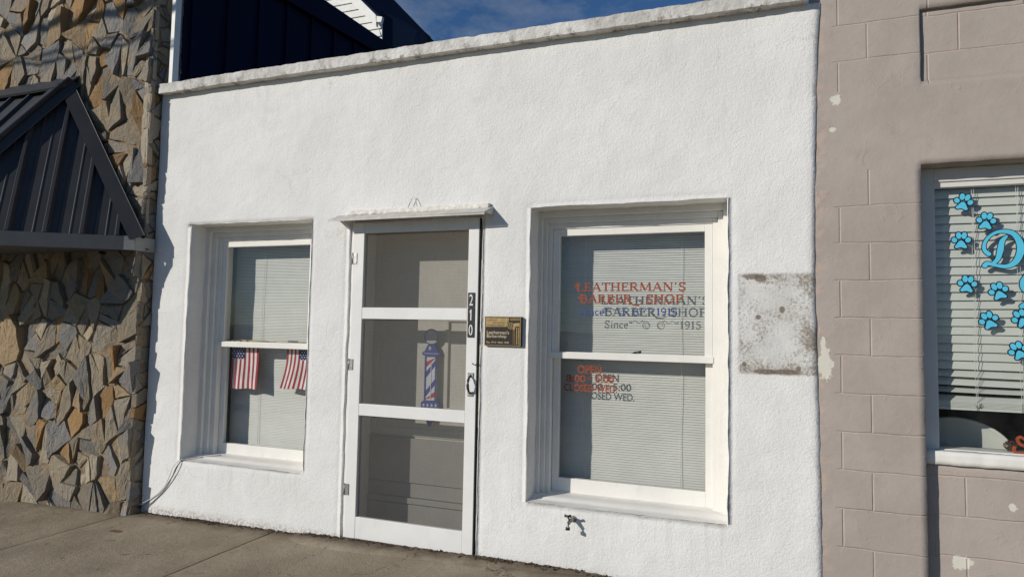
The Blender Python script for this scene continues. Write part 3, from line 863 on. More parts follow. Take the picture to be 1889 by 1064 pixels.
mb.box(0.8545, 0.8615, -0.0036, -0.0031, 1.392, 1.458, 1); mb.hexa([(.8485, -.0036, 1.443), (.8555, -.0036, 1.458), (.8555, -.0036, 1.447), (.8505, -.0036, 1.437)], [(.8485, -.0031, 1.443), (.8555, -.0031, 1.458), (.8555, -.0031, 1.447), (.8505, -.0031, 1.437)], 1)
mb.build('number_plate', ['black', 'white'], door)
mb = MB(); mb.box(0.837, 0.880, -0.003, 0.0035, 1.290, 1.3785)
strip(mb, arc(.8585, 1.334, .0095, .029, 0, 360, 30), .0062, -0.0036, 1)
mb.build('number_plate', ['black', 'white'], door)
# pull handle
mb = MB()
for a, b in ((1.050, 1.078), (0.937, 0.965)):
    mb = MB(); mb.box(0.846, 0.882, -0.003, 0.004, a, b); mb.build('handle_plate', 'steel', door, bevel=0.001)
mb = MB(); mb.tube([(0.864, -0.002, 1.062), (0.864, -0.022, 1.050), (0.864, -0.036, 1.03), (0.864, -0.040, 1.008), (0.864, -0.036, 0.985), (0.864, -0.022, 0.966), (0.864, -0.002, 0.954)], [.005, .006, .0075, .008, .0075, .006, .005], 10)
for i, v in enumerate(mb.v): mb.v[i] = (0.864 + (v[0] - 0.864) * 1.1, v[1], v[2])
o = mb.build('door_handle', 'darkiron', door)
# hinges
mb = MB(); mb.box(0.001, 0.030, -0.0015, 0.0035, 1.750, 1.820); mb.tube([(0.0, -0.002, 1.748), (0.0, -0.002, 1.822)], 0.004, 8)
for z in (1.762, 1.785, 1.808): mb.tube([(0.018, -0.002, z), (0.018, -0.0005, z)], 0.0035, 6)
h0 = mb.build('hinge', 'steel', door)
for z in (1.096, 0.301): clone(h0, door, (-0.004, 0, z - 1.784))
mb = MB()      # latch hook
mb.tube([(0.872, 0.0, 1.135), (0.882, -0.008, 1.128), (0.895, -0.010, 1.126), (0.910, -0.008, 1.130), (0.918, -0.003, 1.136), (0.921, -0.002, 1.125), (0.917, -0.004, 1.116)], 0.0024, 6)
mb.tube([(0.90, -0.004, 1.126), (0.905, -0.006, 1.140)], 0.002, 6)
mb.build('latch_hook', 'darkiron', door)

mb = MB(); Y = 0.285
mb.box(-0.005, 0.907, Y + .012, Y + .045, 0.0, 2.027)
mb.ring(-0.005, 0.907, 0.62, 2.026, 0.04, 0.04, 0.05, 0.085, Y, Y + .012)
mb.box(0.545, 0.570, Y - .004, Y + .0119, 0.805, 1.405); mb.box(0.5705, 0.866, Y - .004, Y + .0119, 1.385, 1.405); mb.box(0.5705, 0.866, Y - .004, Y + .0119, 0.805, 0.822)
ind = mb.build('inner_door', 'inner', shop, bevel=0.002)
mb = MB()
for a, b, y in ((0.0, 0.175, Y - .014), (0.182, 0.218, Y - .020), (0.222, 0.310, Y - .004), (0.316, 0.606, Y - .010)): mb.box(-0.004, 0.906, y, Y + .0117, a, b)
mb.build('kick_board', 'innerlow', ind, bevel=0.002)

# sheet metal hood over the door
mb = MB()
hb, hf, zb, zf = 0.006, -0.124, 2.078, 2.024
mb.hexa([(-0.125, hb, zb - .006), (0.990, hb, zb), (0.986, hf, zf + .003), (-0.115, hf, zf - .003)], [(-0.125, hb, zb - .002), (0.990, hb, zb + .004), (0.986, hf, zf + .007), (-0.115, hf, zf + .001)])
mb.box(-0.114, 0.984, hf + 0.0005, hf + 0.004, zf - 0.010, zf - .0005)
mb.plate([(0.9905, hb, zb), (0.9905, hb, zb - .048), (0.9865, hf, zf)], (0.0025, 0, 0))
mb.plate([(-0.1255, hb, zb - .006), (-0.1255, hb, zb - .03), (-0.1155, hf, zf - .004)], (-0.002, 0, 0))
hood = mb.build('door_hood', 'hood', shop)
mb = MB(); mb.rough(-0.038, 0.968, -0.024, 0.012, 2.066, 2.098, 0.010, 0.0052, 34); mb.build('caulk_bead', 'caulk', hood)

# blinds -----------------------------------------------------------------
def blind(name_label, x0, x1, z0, z1, y, pitch, w, tilt, mat, cords, gap_from=None):
    t = thing('window_blind', ((x0 + x1) / 2, y, z0), name_label, 'blind')
    mb = MB(); n = int((z1 - z0) / pitch); rg = random.Random(int(x0 * 100) + 9)
    for i in range(n):
        zc = z0 + (i + 0.5) * pitch; a = R(tilt + rg.uniform(-2.0, 2.0))
        k = 10; vs = []; fs = []
        for j in range(k + 1):
            x = x0 + (x1 - x0) * j / k; sag = 0.0006 * math.sin(j * 1.3 + i * .7) * rg.random()
            for u in (-0.5, -0.17, 0.17, 0.5):
                d = u * w; b = 0.06 * w * (1 - 4 * u * u)
                vs.append((x, y - math.cos(a) * d * -1 - b * math.sin(a), zc + sag + math.sin(a) * d + b * math.cos(a) * 0))
        for j in range(k):
            for u in range(3):
                q_ = j * 4 + u; fs.append((q_, q_ + 4, q_ + 5, q_ + 1))
        mb.add(vs, fs, 0, True)
    mb.build('slats', mat, t)
    mb = MB(); mb.box(x0, x1, y - .012, y + .014, z1 + .002, z1 + .028); mb.build('headrail', mat, t, bevel=.002)
    mb = MB(); mb.box(x0, x1, y - .009, y + .009, z0 - .016, z0 - .002); mb.build('bottom_rail', mat, t, bevel=.002)
    for cx_, dz in cords:
        mb = MB(); mb.tube([(cx_ + 0.004 * math.sin(i * 1.1), y - w * .5 - .006, z1 + (z0 + dz - z1) * i / 12) for i in range(13)], 0.0013, 5)
        mb.build('cord', 'cord', t)
    return t
blind('pale mini blind closed behind the flags and sticks of the narrower window', -1.30, -0.46, 0.44, 1.99, 0.355, 0.0112, 0.0112, 66, 'blind', [(-1.02, 0.02)])
blind('pale mini blind closed behind the painted barber lettering', 1.30, 2.26, 0.43, 1.99, 0.355, 0.0146, 0.0153, 66, 'blind', [(1.475, 0.03), (2.06, 0.0)])

# flags -------------------------------------------------------------------
def flag(label, x0, x1, zt, zb, lean, canton_left, y):
    t = thing('small_flag', ((x0 + x1) / 2, y, zt), label, 'flag', 'flags hanging in the left window')
    mb = MB(); nc = 26; nr = 14; w = x1 - x0; h = zt - zb
    def pt(u, v):
        sh = lean * v * v
        x = x0 + w * u + sh * (1 - 0.5 * u); yy = y + 0.007 * math.sin(u * 9 + 1.5) * v + 0.004 * math.sin(v * 5)
        return (x, yy, zt - h * v - 0.004 * math.sin(u * 7) * v)
    vs = [pt(i / nc, j / nr) for i in range(nc + 1) for j in range(nr + 1)]
    for i in range(nc):
        for j in range(nr):
            k = i * (nr + 1) + j; u = (i + .5) / nc; v = (j + .5) / nr
            cu = u if canton_left else 1 - u
            mat = 2 if (cu < 0.5 and v < 0.30) else (0 if int(u * 13) % 2 == 0 else 1)
            mb.add([vs[k], vs[k + nr + 1], vs[k + nr + 2], vs[k + 1]], [(0, 1, 2, 3)], mat, False)
    for a in range(5):
        for b in range(5 if a % 2 == 0 else 4):
            u = 0.05 + 0.1 * b + (0 if a % 2 == 0 else 0.05); v = 0.035 + 0.06 * a
            if not canton_left: u = 1 - u
            c = Vector(pt(u, v)); c.y -= 0.0012
            star = [(c.x + rr * math.cos(R(90 + 36 * i)), c.y, c.z + rr * math.sin(R(90 + 36 * i))) for i in range(10) for rr in ((0.0062,) if i % 2 == 0 else (0.003,))]
            mb.add(star, [tuple(range(10))], 1)
    mb.build('cloth', ['red', 'flagwhite', 'flagblue'], t)
    mb = MB(); zz = zt + 0.048
    if canton_left:
        mb.tube([(x0 - 0.02, y - .022, zz - .002), (x0 + 0.43, y - .02, zz - .004)], 0.0032, 6); mb.tube([(x0 + .1, y - .018, zz + .005), (x0 + 0.36, y - .02, zz)], 0.0026, 6)
    else:
        mb.tube([(x0 - 0.10, y - .020, zz), (x1 + 0.05, y - .02, zz - .004)], 0.0030, 6)
    mb.build('stick', 'wood', t)
    for k in range(4):
        mb = MB()
        xx = (x0 + 0.03 + .022 * k) if not canton_left else (x0 - 0.02 + .06 * k)
        mb.tube([(xx, y - .026, zz), (xx + .015, y - .026, zz + .002)], 0.0055 if not canton_left else .0035, 8)
        mb.build('stick_end', 'brown', t)
flag('small striped flag hanging straight, its blue starred corner at its top left', -1.231, -0.976, 1.172, 0.866, 0.0, True, 0.268)
flag('small striped flag hanging askew, its blue starred corner cut off by the window reveal', -0.722, -0.500, 1.176, 0.885, -0.055, False, 0.270)

# barber pole cut-out ------------------------------------------------------
pole = thing('barber_pole_sign', (0.457, 0.262, 0.69), 'flat barber pole cut-out with red and blue stripes hung inside the screen door', 'sign')
PX = 0.457; y0 = 0.258; yb = 0.266
mb = MB()
mb.flat([(PX - .043, 0.868), (PX + .043, 0.868), (PX + .040, 1.152), (PX - .040, 1.152)], y0 + .001, yb, 2)
def stripe(za, mi):
    zl = za; zr = za + 0.095; hh = 0.040
    pts = [(PX - .040, zl), (PX + .040, zr), (PX + .040, zr + hh), (PX - .040, zl + hh)]
    out = []
    for x, z in pts: out.append((x, min(1.150, max(0.870, z))))
    mb.add([(x, y0 + .0004, z) for x, z in out], [(0, 1, 2, 3)], mi)
for za, mi in ((0.795, 0), (0.880, 1), (0.935, 3), (1.005, 1), (1.075, 0)): 
    if mi != 3: stripe(za, mi)
mb.box(PX - .0435, PX - .034, y0 - .003, y0 + .0005, 0.868, 1.152, 1); mb.box(PX + .034, PX + .0435, y0 - .003, y0 + .0005, 0.868, 1.152, 1)
mb.box(PX + .002, PX + .006, y0 - .002, y0 + .0003, 0.872, 1.11, 2)
mb.build('striped_tube', ['polered', 'poleblue', 'polewhite'], pole)
mb = MB()
mb.flat([(PX - .034, 1.150), (PX + .034, 1.150), (PX + .066, 1.166), (PX + .066, 1.180), (PX + .048, 1.188), (PX + .030, 1.222), (PX + .020, 1.236), (PX - .020, 1.236), (PX - .030, 1.222), (PX - .048, 1.188), (PX - .066, 1.180), (PX - .066, 1.166)][::-1], y0, yb)
mb.box(PX - .055, PX + .055, y0 - .002, y0 - .0004, 1.171, 1.175, 1); mb.flat(arc(PX - .008, 1.208, .010, .014, 0, 360, 12)[:-1], y0 - .002, y0 - .0004, 1)
mb.build('cap', ['poleblue', 'polegrey'], pole)
mb = MB(); mb.flat(arc(PX, 1.283, .052, .052, 0, 360, 28)[:-1], y0 + .001, yb, 0)
strip(mb, arc(PX, 1.283, .050, .050, 0, 360, 28), 0.006, y0, 1)
mb.build('globe', ['polegrey', 'poleblue'], pole)
mb = MB()
mb.flat([(PX - .046, 0.866), (PX - .066, 0.850), (PX - .066, 0.825), (PX - .056, 0.80), (PX - .030, 0.775), (PX - .020, 0.72), (PX - .008, 0.70), (PX + .008, 0.70), (PX + .020, 0.72), (PX + .030, 0.775), (PX + .056, 0.80), (PX + .066, 0.825), (PX + .066, 0.850), (PX + .046, 0.866)], y0, yb)
for k in range(4): mb.flat(arc(PX - .045 + .03 * k, 0.835, .008, .010, 0, 360, 10)[:-1], y0 - .002, y0 - .0004, 1)
mb.box(PX - .05, PX + .05, y0 - .002, y0 - .0004, 0.808, 0.812, 1)
mb.build('base', ['poleblue', 'polegrey'], pole)

# plaque ---------------------------------------------------------------------
plq = thing('wall_plaque', (1.075, 0, 1.244), 'bronze and gold plaque with a column scroll, mounted between door and lettered window', 'plaque')
X0, X1, Z0, Z1 = 0.958, 1.191, 1.243, 1.417; y = -0.022
mb = MB(); mb.box(X0, X1, y, 0.002, Z0, Z1); mb.build('plate', 'bronze', plq, bevel=.0015)
mb = MB(); mb.ring(X0 + .002, X1 - .002, Z0 + .002, Z1 - .002,   .0032, .0032, .0032, .0032, y - .002, y + .001)
mb.flat([(X0 + .008, Z1 - .009), (X1 - .078, Z1 - .009), (X1 - .076, Z1 - .018), (X1 - .088, Z1 - .036), (X1 - .092, Z1 - .060), (X0 + .008, Z1 - .062)][::-1], y - .0015, y + .001)
mb.build('gold_border', 'gold', plq)
mb = MB()
sp = [(X1 - .064 + (.024 - .0017 * i * .62) * math.cos(R(120 + 36 * i)), Z1 - .052 + (.024 - .0017 * i * .62) * math.sin(R(120 + 36 * i))) for i in range(22)]
strip(mb, sp, 0.0042, y - .002)
mb.flat([(X1 - .046, Z1 - .040), (X1 - .009, Z1 - .036), (X1 - .009, Z1 - .056), (X1 - .036, Z1 - .058), (X1 - .040, Z1 - .078), (X1 - .052, Z1 - .080)][::-1], y - .0022, y + .001)
for k, xx in enumerate((X1 - .050, X1 - .041, X1 - .030, X1 - .019)): mb.box(xx, xx + (.0022 if k < 2 else .005), y - .002, y + .001, Z0 + .011, Z1 - .062 if k > 1 else Z1 - .082)
mb.box(X1 - .010, X1 - .007, y - .0018, y + .001, Z0 + .008, Z1 - .056)
for k in range(2): mb.box(X1 - .070, X1 - .009, y - .002, y + .001, Z1 - .014 - .008 * k, Z1 - .0105 - .008 * k)
mb.build('column_relief', 'gold', plq)
mb = MB()
bfont("Leatherman's", mb, X0 + .016, X1 - .076, Z0 + .070, Z0 + .091, y - .001); bfont('Barbershop', mb, X0 + .016, X1 - .092, Z0 + .043, Z0 + .067, y - .001)
bfont('Est. 1915 \u2022 Built 1940', mb, X0 + .016, X1 - .076, Z0 + .016, Z0 + .027, y - .001)
mb.build('lettering', 'palegold', plq)
mb = MB()
bfont('Lincoln County', mb, X0 + .014, X0 + .082, Z1 - .026, Z1 - .017, y - .0021); bfont('North Carolina', mb, X0 + .055, X1 - .105, Z1 - .040, Z1 - .032, y - .0021)
bfont('Local Historic Landmark', mb, X0 + .014, X1 - .106, Z1 - .056, Z1 - .047, y - .0021)
mb.build('lettering', 'bronze', plq)

# spigot -----------------------------------------------------------------------
sg = thing('wall_spigot', (1.50, 0, 0.29), 'small steel hose spigot sticking out of the white wall under the lettered window', 'spigot')
mb = MB(); mb.tube([(1.515, 0.01, 0.292), (1.513, -0.03, 0.292), (1.508, -0.055, 0.291)], [.012, .010, .011], 10)
mb.tube([(1.508, -0.052, 0.291), (1.507, -0.072, 0.283), (1.505, -0.078, 0.262)], [.011, .010, .011], 10)
mb.tube([(1.515, 0.0, 0.292), (1.515, -0.005, 0.292)], 0.019, 12)
mb.build('body', 'steel', sg)
mb = MB(); mb.tube([(1.508, -0.052, 0.296), (1.500, -0.066, 0.318)], 0.0045, 8); mb.tube([(1.483, -0.066, 0.322), (1.500, -0.067, 0.320), (1.520, -0.066, 0.324)], [.008, .006, .008], 8)
mb.build('handle', 'darkiron', sg)
mb = MB(); mb.tube([(1.505, -0.078, 0.264), (1.505, -0.079, 0.250)], 0.0125, 10); mb.build('outlet', 'black', sg)

# thin wires --------------------------------------------------------------------
mb = MB(); rg = random.Random(5)
def wire(pts, rad, mi):
    out = []; P = [Vector(p) for p in pts]
    for i in range(len(P) - 1):
        p0, p1, p2, p3 = P[max(i - 1, 0)], P[i], P[i + 1], P[min(i + 2, len(P) - 1)]
        for k in range(6):
            t = k / 6; out.append(0.5 * ((2 * p1) + (p2 - p0) * t + (2 * p0 - 5 * p1 + 4 * p2 - p3) * t * t + (3 * p1 - p0 - 3 * p2 + p3) * t ** 3))
    mb.tube(out + [P[-1]], rad, 6, mi)
wire([(-1.19, 0.17, 0.386), (-1.29, 0.09, 0.378), (-1.37, 0.02, 0.372), (-1.395, -0.012, 0.345), (-1.440, -0.016, 0.262), (-1.50, -0.012, 0.185), (-1.56, -0.012, 0.12), (-1.65, -0.02, 0.055), (-1.742, -0.03, -0.01)], 0.0032, 0)
wire([(-1.25, 0.13, 0.383), (-1.34, 0.04, 0.376), (-1.40, -0.008, 0.362), (-1.452, -0.014, 0.31), (-1.475, -0.014, 0.255), (-1.53, -0.012, 0.165), (-1.62, -0.018, 0.085), (-1.735, -0.035, 0.02)], 0.0026, 1)
tag(mb.build('loose_cable', ['darkiron', 'cord']), 'thin loose cable pair running from the window sill down to the stone corner', 'cable')
mb = MB(); mb.tube([(0.415, -0.022, 2.10), (0.432, -0.020, 2.14), (0.446, -0.018, 2.169), (0.456, -0.018, 2.160), (0.470, -0.020, 2.13), (0.480, -0.022, 2.10)], 0.0022, 6)
tag(mb.build('wire_hanger', 'steel'), 'bent wire loop standing above the door hood on the white wall', 'wire')

# ------------------------------------------------------------------ STONE BUILDING
stone_b = thing('stone_building', (-1.8, 0, GZ(-1.8)), 'building with rough split stone front and navy boarded side beside the white shop', 'building')
def clip(poly, nx_, nz2, d):
    out = []
    for i in range(len(poly)):
        a, b = poly[i], poly[(i + 1) % len(poly)]
        da = a[0] * nx_ + a[1] * nz2 - d; db = b[0] * nx_ + b[1] * nz2 - d
        if da <= 0: out.append(a)
        if (da < 0 < db) or (db < 0 < da):
            t = da / (da - db); out.append((a[0] + (b[0] - a[0]) * t, a[1] + (b[1] - a[1]) * t))
    return out
PAL = [(.36, .305, .225), (.29, .25, .195), (.235, .22, .195), (.40, .345, .26), (.26, .245, .225), (.36, .26, .15), (.31, .255, .18), (.20, .195, .19), (.345, .29, .215), (.32, .275, .21), (.24, .23, .215), (.36, .30, .215), (.27, .24, .19), (.35, .205, .085)]
def stones(u0, u1, v0, v1, area, rg, place, su=1.45, shear=0.28):
    """irregular polygon stones filling a rectangle; place(u, v, out) gives the point"""
    fu = lambda u, v: ((u - shear * v) * su, v)
    seeds = []; target = int((u1 - u0) * (v1 - v0) / area); tries = 0
    while len(seeds) < target and tries < target * 40:
        tries += 1
        u = rg.uniform(u0, u1); v = rg.uniform(v0, v1); p = fu(u, v); dmin = math.sqrt(area) * rg.choice((0.42, 0.8, 1.0))
        if all((p[0] - q_[0]) ** 2 + (p[1] - q_[1]) ** 2 > dmin * dmin for q_ in seeds): seeds.append(p)
    rect = [fu(u0, v0), fu(u1, v0), fu(u1, v1), fu(u0, v1)]
    V, F, C = [], [], []
    cells = []
    for i, p in enumerate(seeds):
        poly = rect
        nb = sorted(((q_[0] - p[0]) ** 2 + (q_[1] - p[1]) ** 2, q_) for j, q_ in enumerate(seeds) if j != i)[:22]
        for d2, q_ in nb:
            nx_, nz2 = q_[0] - p[0], q_[1] - p[1]
            d = (q_[0] ** 2 + q_[1] ** 2 - p[0] ** 2 - p[1] ** 2) / 2
            poly = clip(poly, nx_, nz2, d)
            if len(poly) < 3: break
        if len(poly) < 3: continue
        pu = [(x / su + shear * z, z) for x, z in poly]
        todo = [pu]
        for rnd in range(2):                 # big blocks are split by a straight break
            nxt = []
            for pp in todo:
                ar = abs(sum(pp[a][0] * pp[(a + 1) % len(pp)][1] - pp[(a + 1) % len(pp)][0] * pp[a][1] for a in range(len(pp)))) / 2
                if ar > area * 0.55 and rg.random() < (0.72 if rnd == 0 else 0.35):
                    cu = sum(a[0] for a in pp) / len(pp); cv = sum(a[1] for a in pp) / len(pp)
                    th = rg.gauss(0.35, 0.75); a_, b_ = math.cos(th), math.sin(th)
                    d = a_ * (cu + rg.gauss(0, .02)) + b_ * (cv + rg.gauss(0, .02))
                    for sg in (1, -1):
                        h_ = clip(pp, a_ * sg, b_ * sg, d * sg)
                        if len(h_) > 2: nxt.append(h_)
                else: nxt.append(pp)
            todo = nxt
        cells += todo
    for i, pu in enumerate(cells):
        # drop very short edges
        pq = []
        for a in pu:
            if not pq or math.hypot(a[0] - pq[-1][0], a[1] - pq[-1][1]) > 0.012: pq.append(a)
        if len(pq) < 3: continue
        cu = sum(a[0] for a in pq) / len(pq); cv = sum(a[1] for a in pq) / len(pq)
        size = max(math.hypot(a[0] - cu, a[1] - cv) for a in pq)
        gap = rg.uniform(0.0015, 0.007)
        ins = lambda k: [(cu + (a[0] - cu) * max(.2, 1 - k / max(.02, math.hypot(a[0] - cu, a[1] - cv))), cv + (a[1] - cv) * max(.2, 1 - k / max(.02, math.hypot(a[0] - cu, a[1] - cv)))) for a in pq]
        h = rg.uniform(0.010, 0.050); tu = rg.gauss(0, 0.17); tv = rg.gauss(0, 0.13)
        # split edges so that the outline is a little ragged
        def dense(pp, seed):
            out = []
            for i2 in range(len(pp)):
                a, b = pp[i2], pp[(i2 + 1) % len(pp)]
                L_ = math.hypot(b[0] - a[0], b[1] - a[1]); k = max(1, int(L_ / 0.045))
                for s2 in range(k):
                    t = s2 / k
                    jx, jz = (0.0, 0.0) if s2 == 0 else (0.006 * fbm(a[0] + seed, t * L_, b[1], 30), 0.006 * fbm(a[1] + seed, t * L_, b[0], 30))
                    out.append((a[0] + (b[0] - a[0]) * t + jx, a[1] + (b[1] - a[1]) * t + jz))
            return out
        base = dense(ins(gap), i); top = []
        for a in base:
            k = rg.uniform(0.004, 0.010); dd = max(.02, math.hypot(a[0] - cu, a[1] - cv)); s2 = max(.3, 1 - k / dd)
            top.append((cu + (a[0] - cu) * s2, cv + (a[1] - cv) * s2))
        hh = lambda u, v: max(0.004, h + tu * (u - cu) + tv * (v - cv) + 0.004 * fbm(u, v, i, 14))
        n_ = len(base); k0 = len(V)
        V += [place(a[0], a[1], -0.012) for a in base] + [place(a[0], a[1], hh(*a) + rg.uniform(-.003, .003)) for a in top]
        mid = [(cu + (a[0] - cu) * .5, cv + (a[1] - cv) * .5) for a in top]
        V += [place(a[0], a[1], hh(*a) + rg.uniform(-.0025, .004)) for a in mid] + [place(cu, cv, hh(cu, cv) + rg.uniform(-.002, .004))]
        fs = []
        for j in range(n_):
            j2 = (j + 1) % n_
            fs += [(k0 + j, k0 + j2, k0 + n_ + j2, k0 + n_ + j), (k0 + n_ + j, k0 + n_ + j2, k0 + 2 * n_ + j2, k0 + 2 * n_ + j), (k0 + 2 * n_ + j, k0 + 2 * n_ + j2, k0 + 3 * n_)]
        F += fs
        c = rg.choice(PAL); g = rg.uniform(.62, 1.08); c = tuple(v * g for v in c)
        C += [c] * len(fs)
    return V, F, C
SX, SY = -1.752, -0.072
rg = random.Random(21)
V, F, C = stones(-5.4, SX - .012, -0.12, 4.6, 0.047, rg, lambda u, v, o_: (u, SY - o_, v))
# a column of tall corner stones, then the return
rg2 = random.Random(8); z = -0.12
V2, F2, C2 = stones(-0.105, 0.16, -0.12, 4.6, 0.016, rg2, lambda u, v, o_: (SX - 0.026 + o_ * 0.55, u, v), 1.0, 0.1)
k = len(V); V += V2; F += [tuple(i + k for i in f) for f in F2]; C += C2
z = 1.9
while z < 4.6:
    h = rg2.uniform(0.14, 0.42); w = rg2.uniform(0.05, 0.085); pr = rg2.uniform(0.016, 0.045); s1 = rg2.uniform(-.03, .03); s2 = rg2.uniform(-.03, .03)
    a = [(SX - .06 - w * .4, SY + .01, z + .005 + s1), (SX - .004, SY + .01, z + .005), (SX - .004 + rg2.uniform(-.008, .004), SY + .01, z + h - .006), (SX - .06 - w * .4, SY + .01, z + h - .006 + s2)]
    b = [(p[0] + (.006 if p[0] < SX - .03 else -.003), SY - pr + rg2.uniform(-.008, .008), p[2] + (.006 if i < 2 else -.006)) for i, p in enumerate(a)]
    k = len(V); V += b + a
    F += [tuple(k + i for i in f) for f in ((0, 1, 2, 3), (0, 4, 5, 1), (1, 5, 6, 2), (2, 6, 7, 3), (3, 7, 4, 0))]
    c = rg2.choice((PAL[0], PAL[3], PAL[8])); C += [c] * 5; z += h
off = Vector(stone_b['_w'])
me = bpy.data.meshes.new('stone_facing')
me.from_pydata([tuple(Vector(p) - off) for p in V], [], F)
tint_at = me.attributes.new('stone_tint', 'FLOAT_COLOR', 'FACE')
tint_at.data.foreach_set('color', [x for c in C for x in (*c, 1.0)])
me.materials.append(M['stone']); me.update()
o = bpy.data.objects.new('stone_facing', me); COL.objects.link(o); o.parent = stone_b; o['_w'] = tuple(off)
mb = MB(); mb.rough(-5.5, SX - .024, SY - .007, SY + .24, -0.3, 4.7, 0.03, 0.006, 14); mb.build('wall', 'mortar', stone_b)
# navy side wall with battens, frieze, soffit and gutter
mb = MB(); mb.box(-1.83, -1.778, 0.172, 7.0, 2.4, 4.64)
sd = mb.build('side_wall', 'navyside', stone_b)
mb = MB()
for i in range(18): mb.box(-1.7785, -1.752, 0.236 + .368 * i, 0.270 + .368 * i, 2.4, 4.6)
mb.build('batten', 'navyside', sd)
mb = MB(); mb.hexa([(-1.777, .172, 4.33), (-1.715, .172, 4.33), (-1.715, .172, 4.62), (-1.777, .172, 4.62)], [(-1.777, 7, 4.88), (-1.715, 7, 4.88), (-1.715, 7, 4.92), (-1.777, 7, 4.92)])
mb.build('frieze_board', 'navyside', stone_b)
mb = MB(); mb.box(-5.4, -1.84, 0.17, 7, 4.60, 4.66); mb.build('roof', 'navy', stone_b)
mb = MB(); mb.box(-1.668, -1.640, -0.03, -0.012, 3.12, 4.5); mb.box(-1.640, -1.630, -0.034, 0.02, 3.12, 4.5); mb.build('corner_trim', 'soffit', stone_b)

# gabled building further back, its street face catching the sun
gb = thing('gabled_building', GABLE_LOC, 'white lap sided gable end with dark metal roof rising behind the navy side wall', 'building')
W_ = lambda pts: [at(px, py, GY) for px, py in pts]
mb = MB(); fl = W_([(470, -80), (578, -80), (696, 38), (704.5, 38), (704.5, 170), (470, 170)])
mb.plate(fl, (0, 0.02, 0))
mb.build('gable_wall', 'soffit', gb)
mb = MB(); zt = fl[0].z; k = 0
z = fl[4].z + 0.02
while z < zt:                                  # lap boards, each tipped out at its lower edge
    xr = fl[3].x + .01 if z < fl[3].z - .11 else fl[2].x - (z - fl[2].z) * (fl[2].x - fl[1].x) / (fl[1].z - fl[2].z)
    mb.hexa([(fl[0].x, GY - .022, z), (xr - .01, GY - .022, z), (xr - .01, GY + .01, z), (fl[0].x, GY + .01, z)], [(fl[0].x, GY - .004, z + .108), (xr - .05, GY - .004, z + .108), (xr - .05, GY + .01, z + .108), (fl[0].x, GY + .01, z + .108)])
    z += 0.112
mb.build('lap_board', 'soffit', gb)
mb = MB(); GF = GY - .18
g2 = lambda pts: [at(px, py, GF) for px, py in pts]
mb.plate(g2([(560, -80), (584, -80), (693, 28), (694, 49)]), (0, .05, 0))
mb.plate(g2([(694.6, 30), (705, 31.5), (703, 41), (694.6, 41)]), (0, .05, 0))
mb.build('rake_board', 'soffit', gb)
gr = lambda pts: [at(px, py, GF + max(0, (px - 585)) * 0.028) for px, py in pts]
mb = MB(); mb.plate(gr([(585, -80), (649, -80), (726, 0), (804, 81), (850, 200), (780, 200), (768, 83), (706, 34), (693.5, 27.5)]), (-0.2, 3.0, 0)); mb.build('roof', 'navyside', gb)
mb = MB(); mb.plate([at(px, py, GY + .02 + (px - 704) * .09) for px, py in ((704, 20), (785, 60), (800, 200), (704, 200))], (0, .3, 0)); mb.build('side_wall', 'navyside', gb)

# metal awning on the stone building ------------------------------------------------
aw = thing('metal_awning', (-2.2, -0.1, 1.86), 'dark standing seam metal awning with splayed end on the stone front', 'awning')
A = Vector((-2.57, -0.125, 3.205)); P0 = Vector((-1.712, -0.125, 1.958)); Cc = Vector((-2.78, -1.05, 1.935)); AL = Vector((-5.2, -0.125, 3.205)); CL = Vector((-5.2, -1.05, 1.935))
mb = MB()
n1 = (Cc - P0).cross(A - P0).normalized()
if n1.x < 0: n1 = -n1
mb.plate([P0, Cc, A], -n1 * 0.01)
e = (Cc - P0).normalized(); ups = (A - P0); upd = n1.cross(e).normalized()
if upd.z < 0: upd = -upd
edge_len = (Cc - P0).length
def tri_height(s_):   # height up the slope at distance s along the eave until the hip or wall edge
    pa = A - P0; sa = pa.dot(e); ha = pa.dot(upd)
    return ha * s_ / sa if s_ < sa else ha * (edge_len - s_) / (edge_len - sa)
def rib(base, up, side, nrm, L_, w, h):
    a = [base - side * w, base + side * w, base + side * w * .45 + nrm * h, base - side * w * .45 + nrm * h]
    mb.hexa(a, [p + up * L_ for p in a])
s_ = 0.175
while s_ < edge_len - .06:
    rib(P0 + e * s_, upd, e, n1, tri_height(s_) * 0.985, 0.022, 0.026)
    for d in (0.075, 0.145):
        if s_ + d < edge_len - .08: rib(P0 + e * (s_ + d), upd, e, n1, tri_height(s_ + d) * 0.97, 0.007, 0.0035)
    s_ += 0.222
mb.build('end_panel', 'navy', aw)
mb = MB(); n2 = Vector((0, -1.27, 0.925)).normalized(); ud = Vector((0, 0.925, 1.27)).normalized(); Ls = (A - Vector((A.x, -1.05, 1.935))).length
mb.plate([Cc, A, AL, CL], -n2 * 0.01)
x = -2.95
while x > -5.1:
    rib(Vector((x, -1.05, 1.935)), ud, Vector((1, 0, 0)), n2, Ls * .99, 0.022, 0.026); x -= 0.222
for i in range(2):      # ribs running into the hip
    xx = -2.73 + .0 * i
mb.build('front_panel', 'navy', aw)
mb = MB()               # ridge cap, hip cap, wall flashing
mb.hexa([AL + Vector((0, 0.02, 0.06)), A + Vector((.05, 0.02, 0.06)), A + Vector((.02, -.09, -.07)), AL + Vector((0, -.09, -.07))], [AL + Vector((0, 0.02, 0.07)), A + Vector((.05, 0.02, 0.07)), A + Vector((.02, -.10, -.055)), AL + Vector((0, -.10, -.055))])
hd = (Cc - A).normalized(); s1 = n2.cross(hd).normalized(); s1 = s1 if s1.x < 0 else -s1
s2 = n1.cross(hd).normalized(); s2 = s2 if s2.z < 0 else -s2
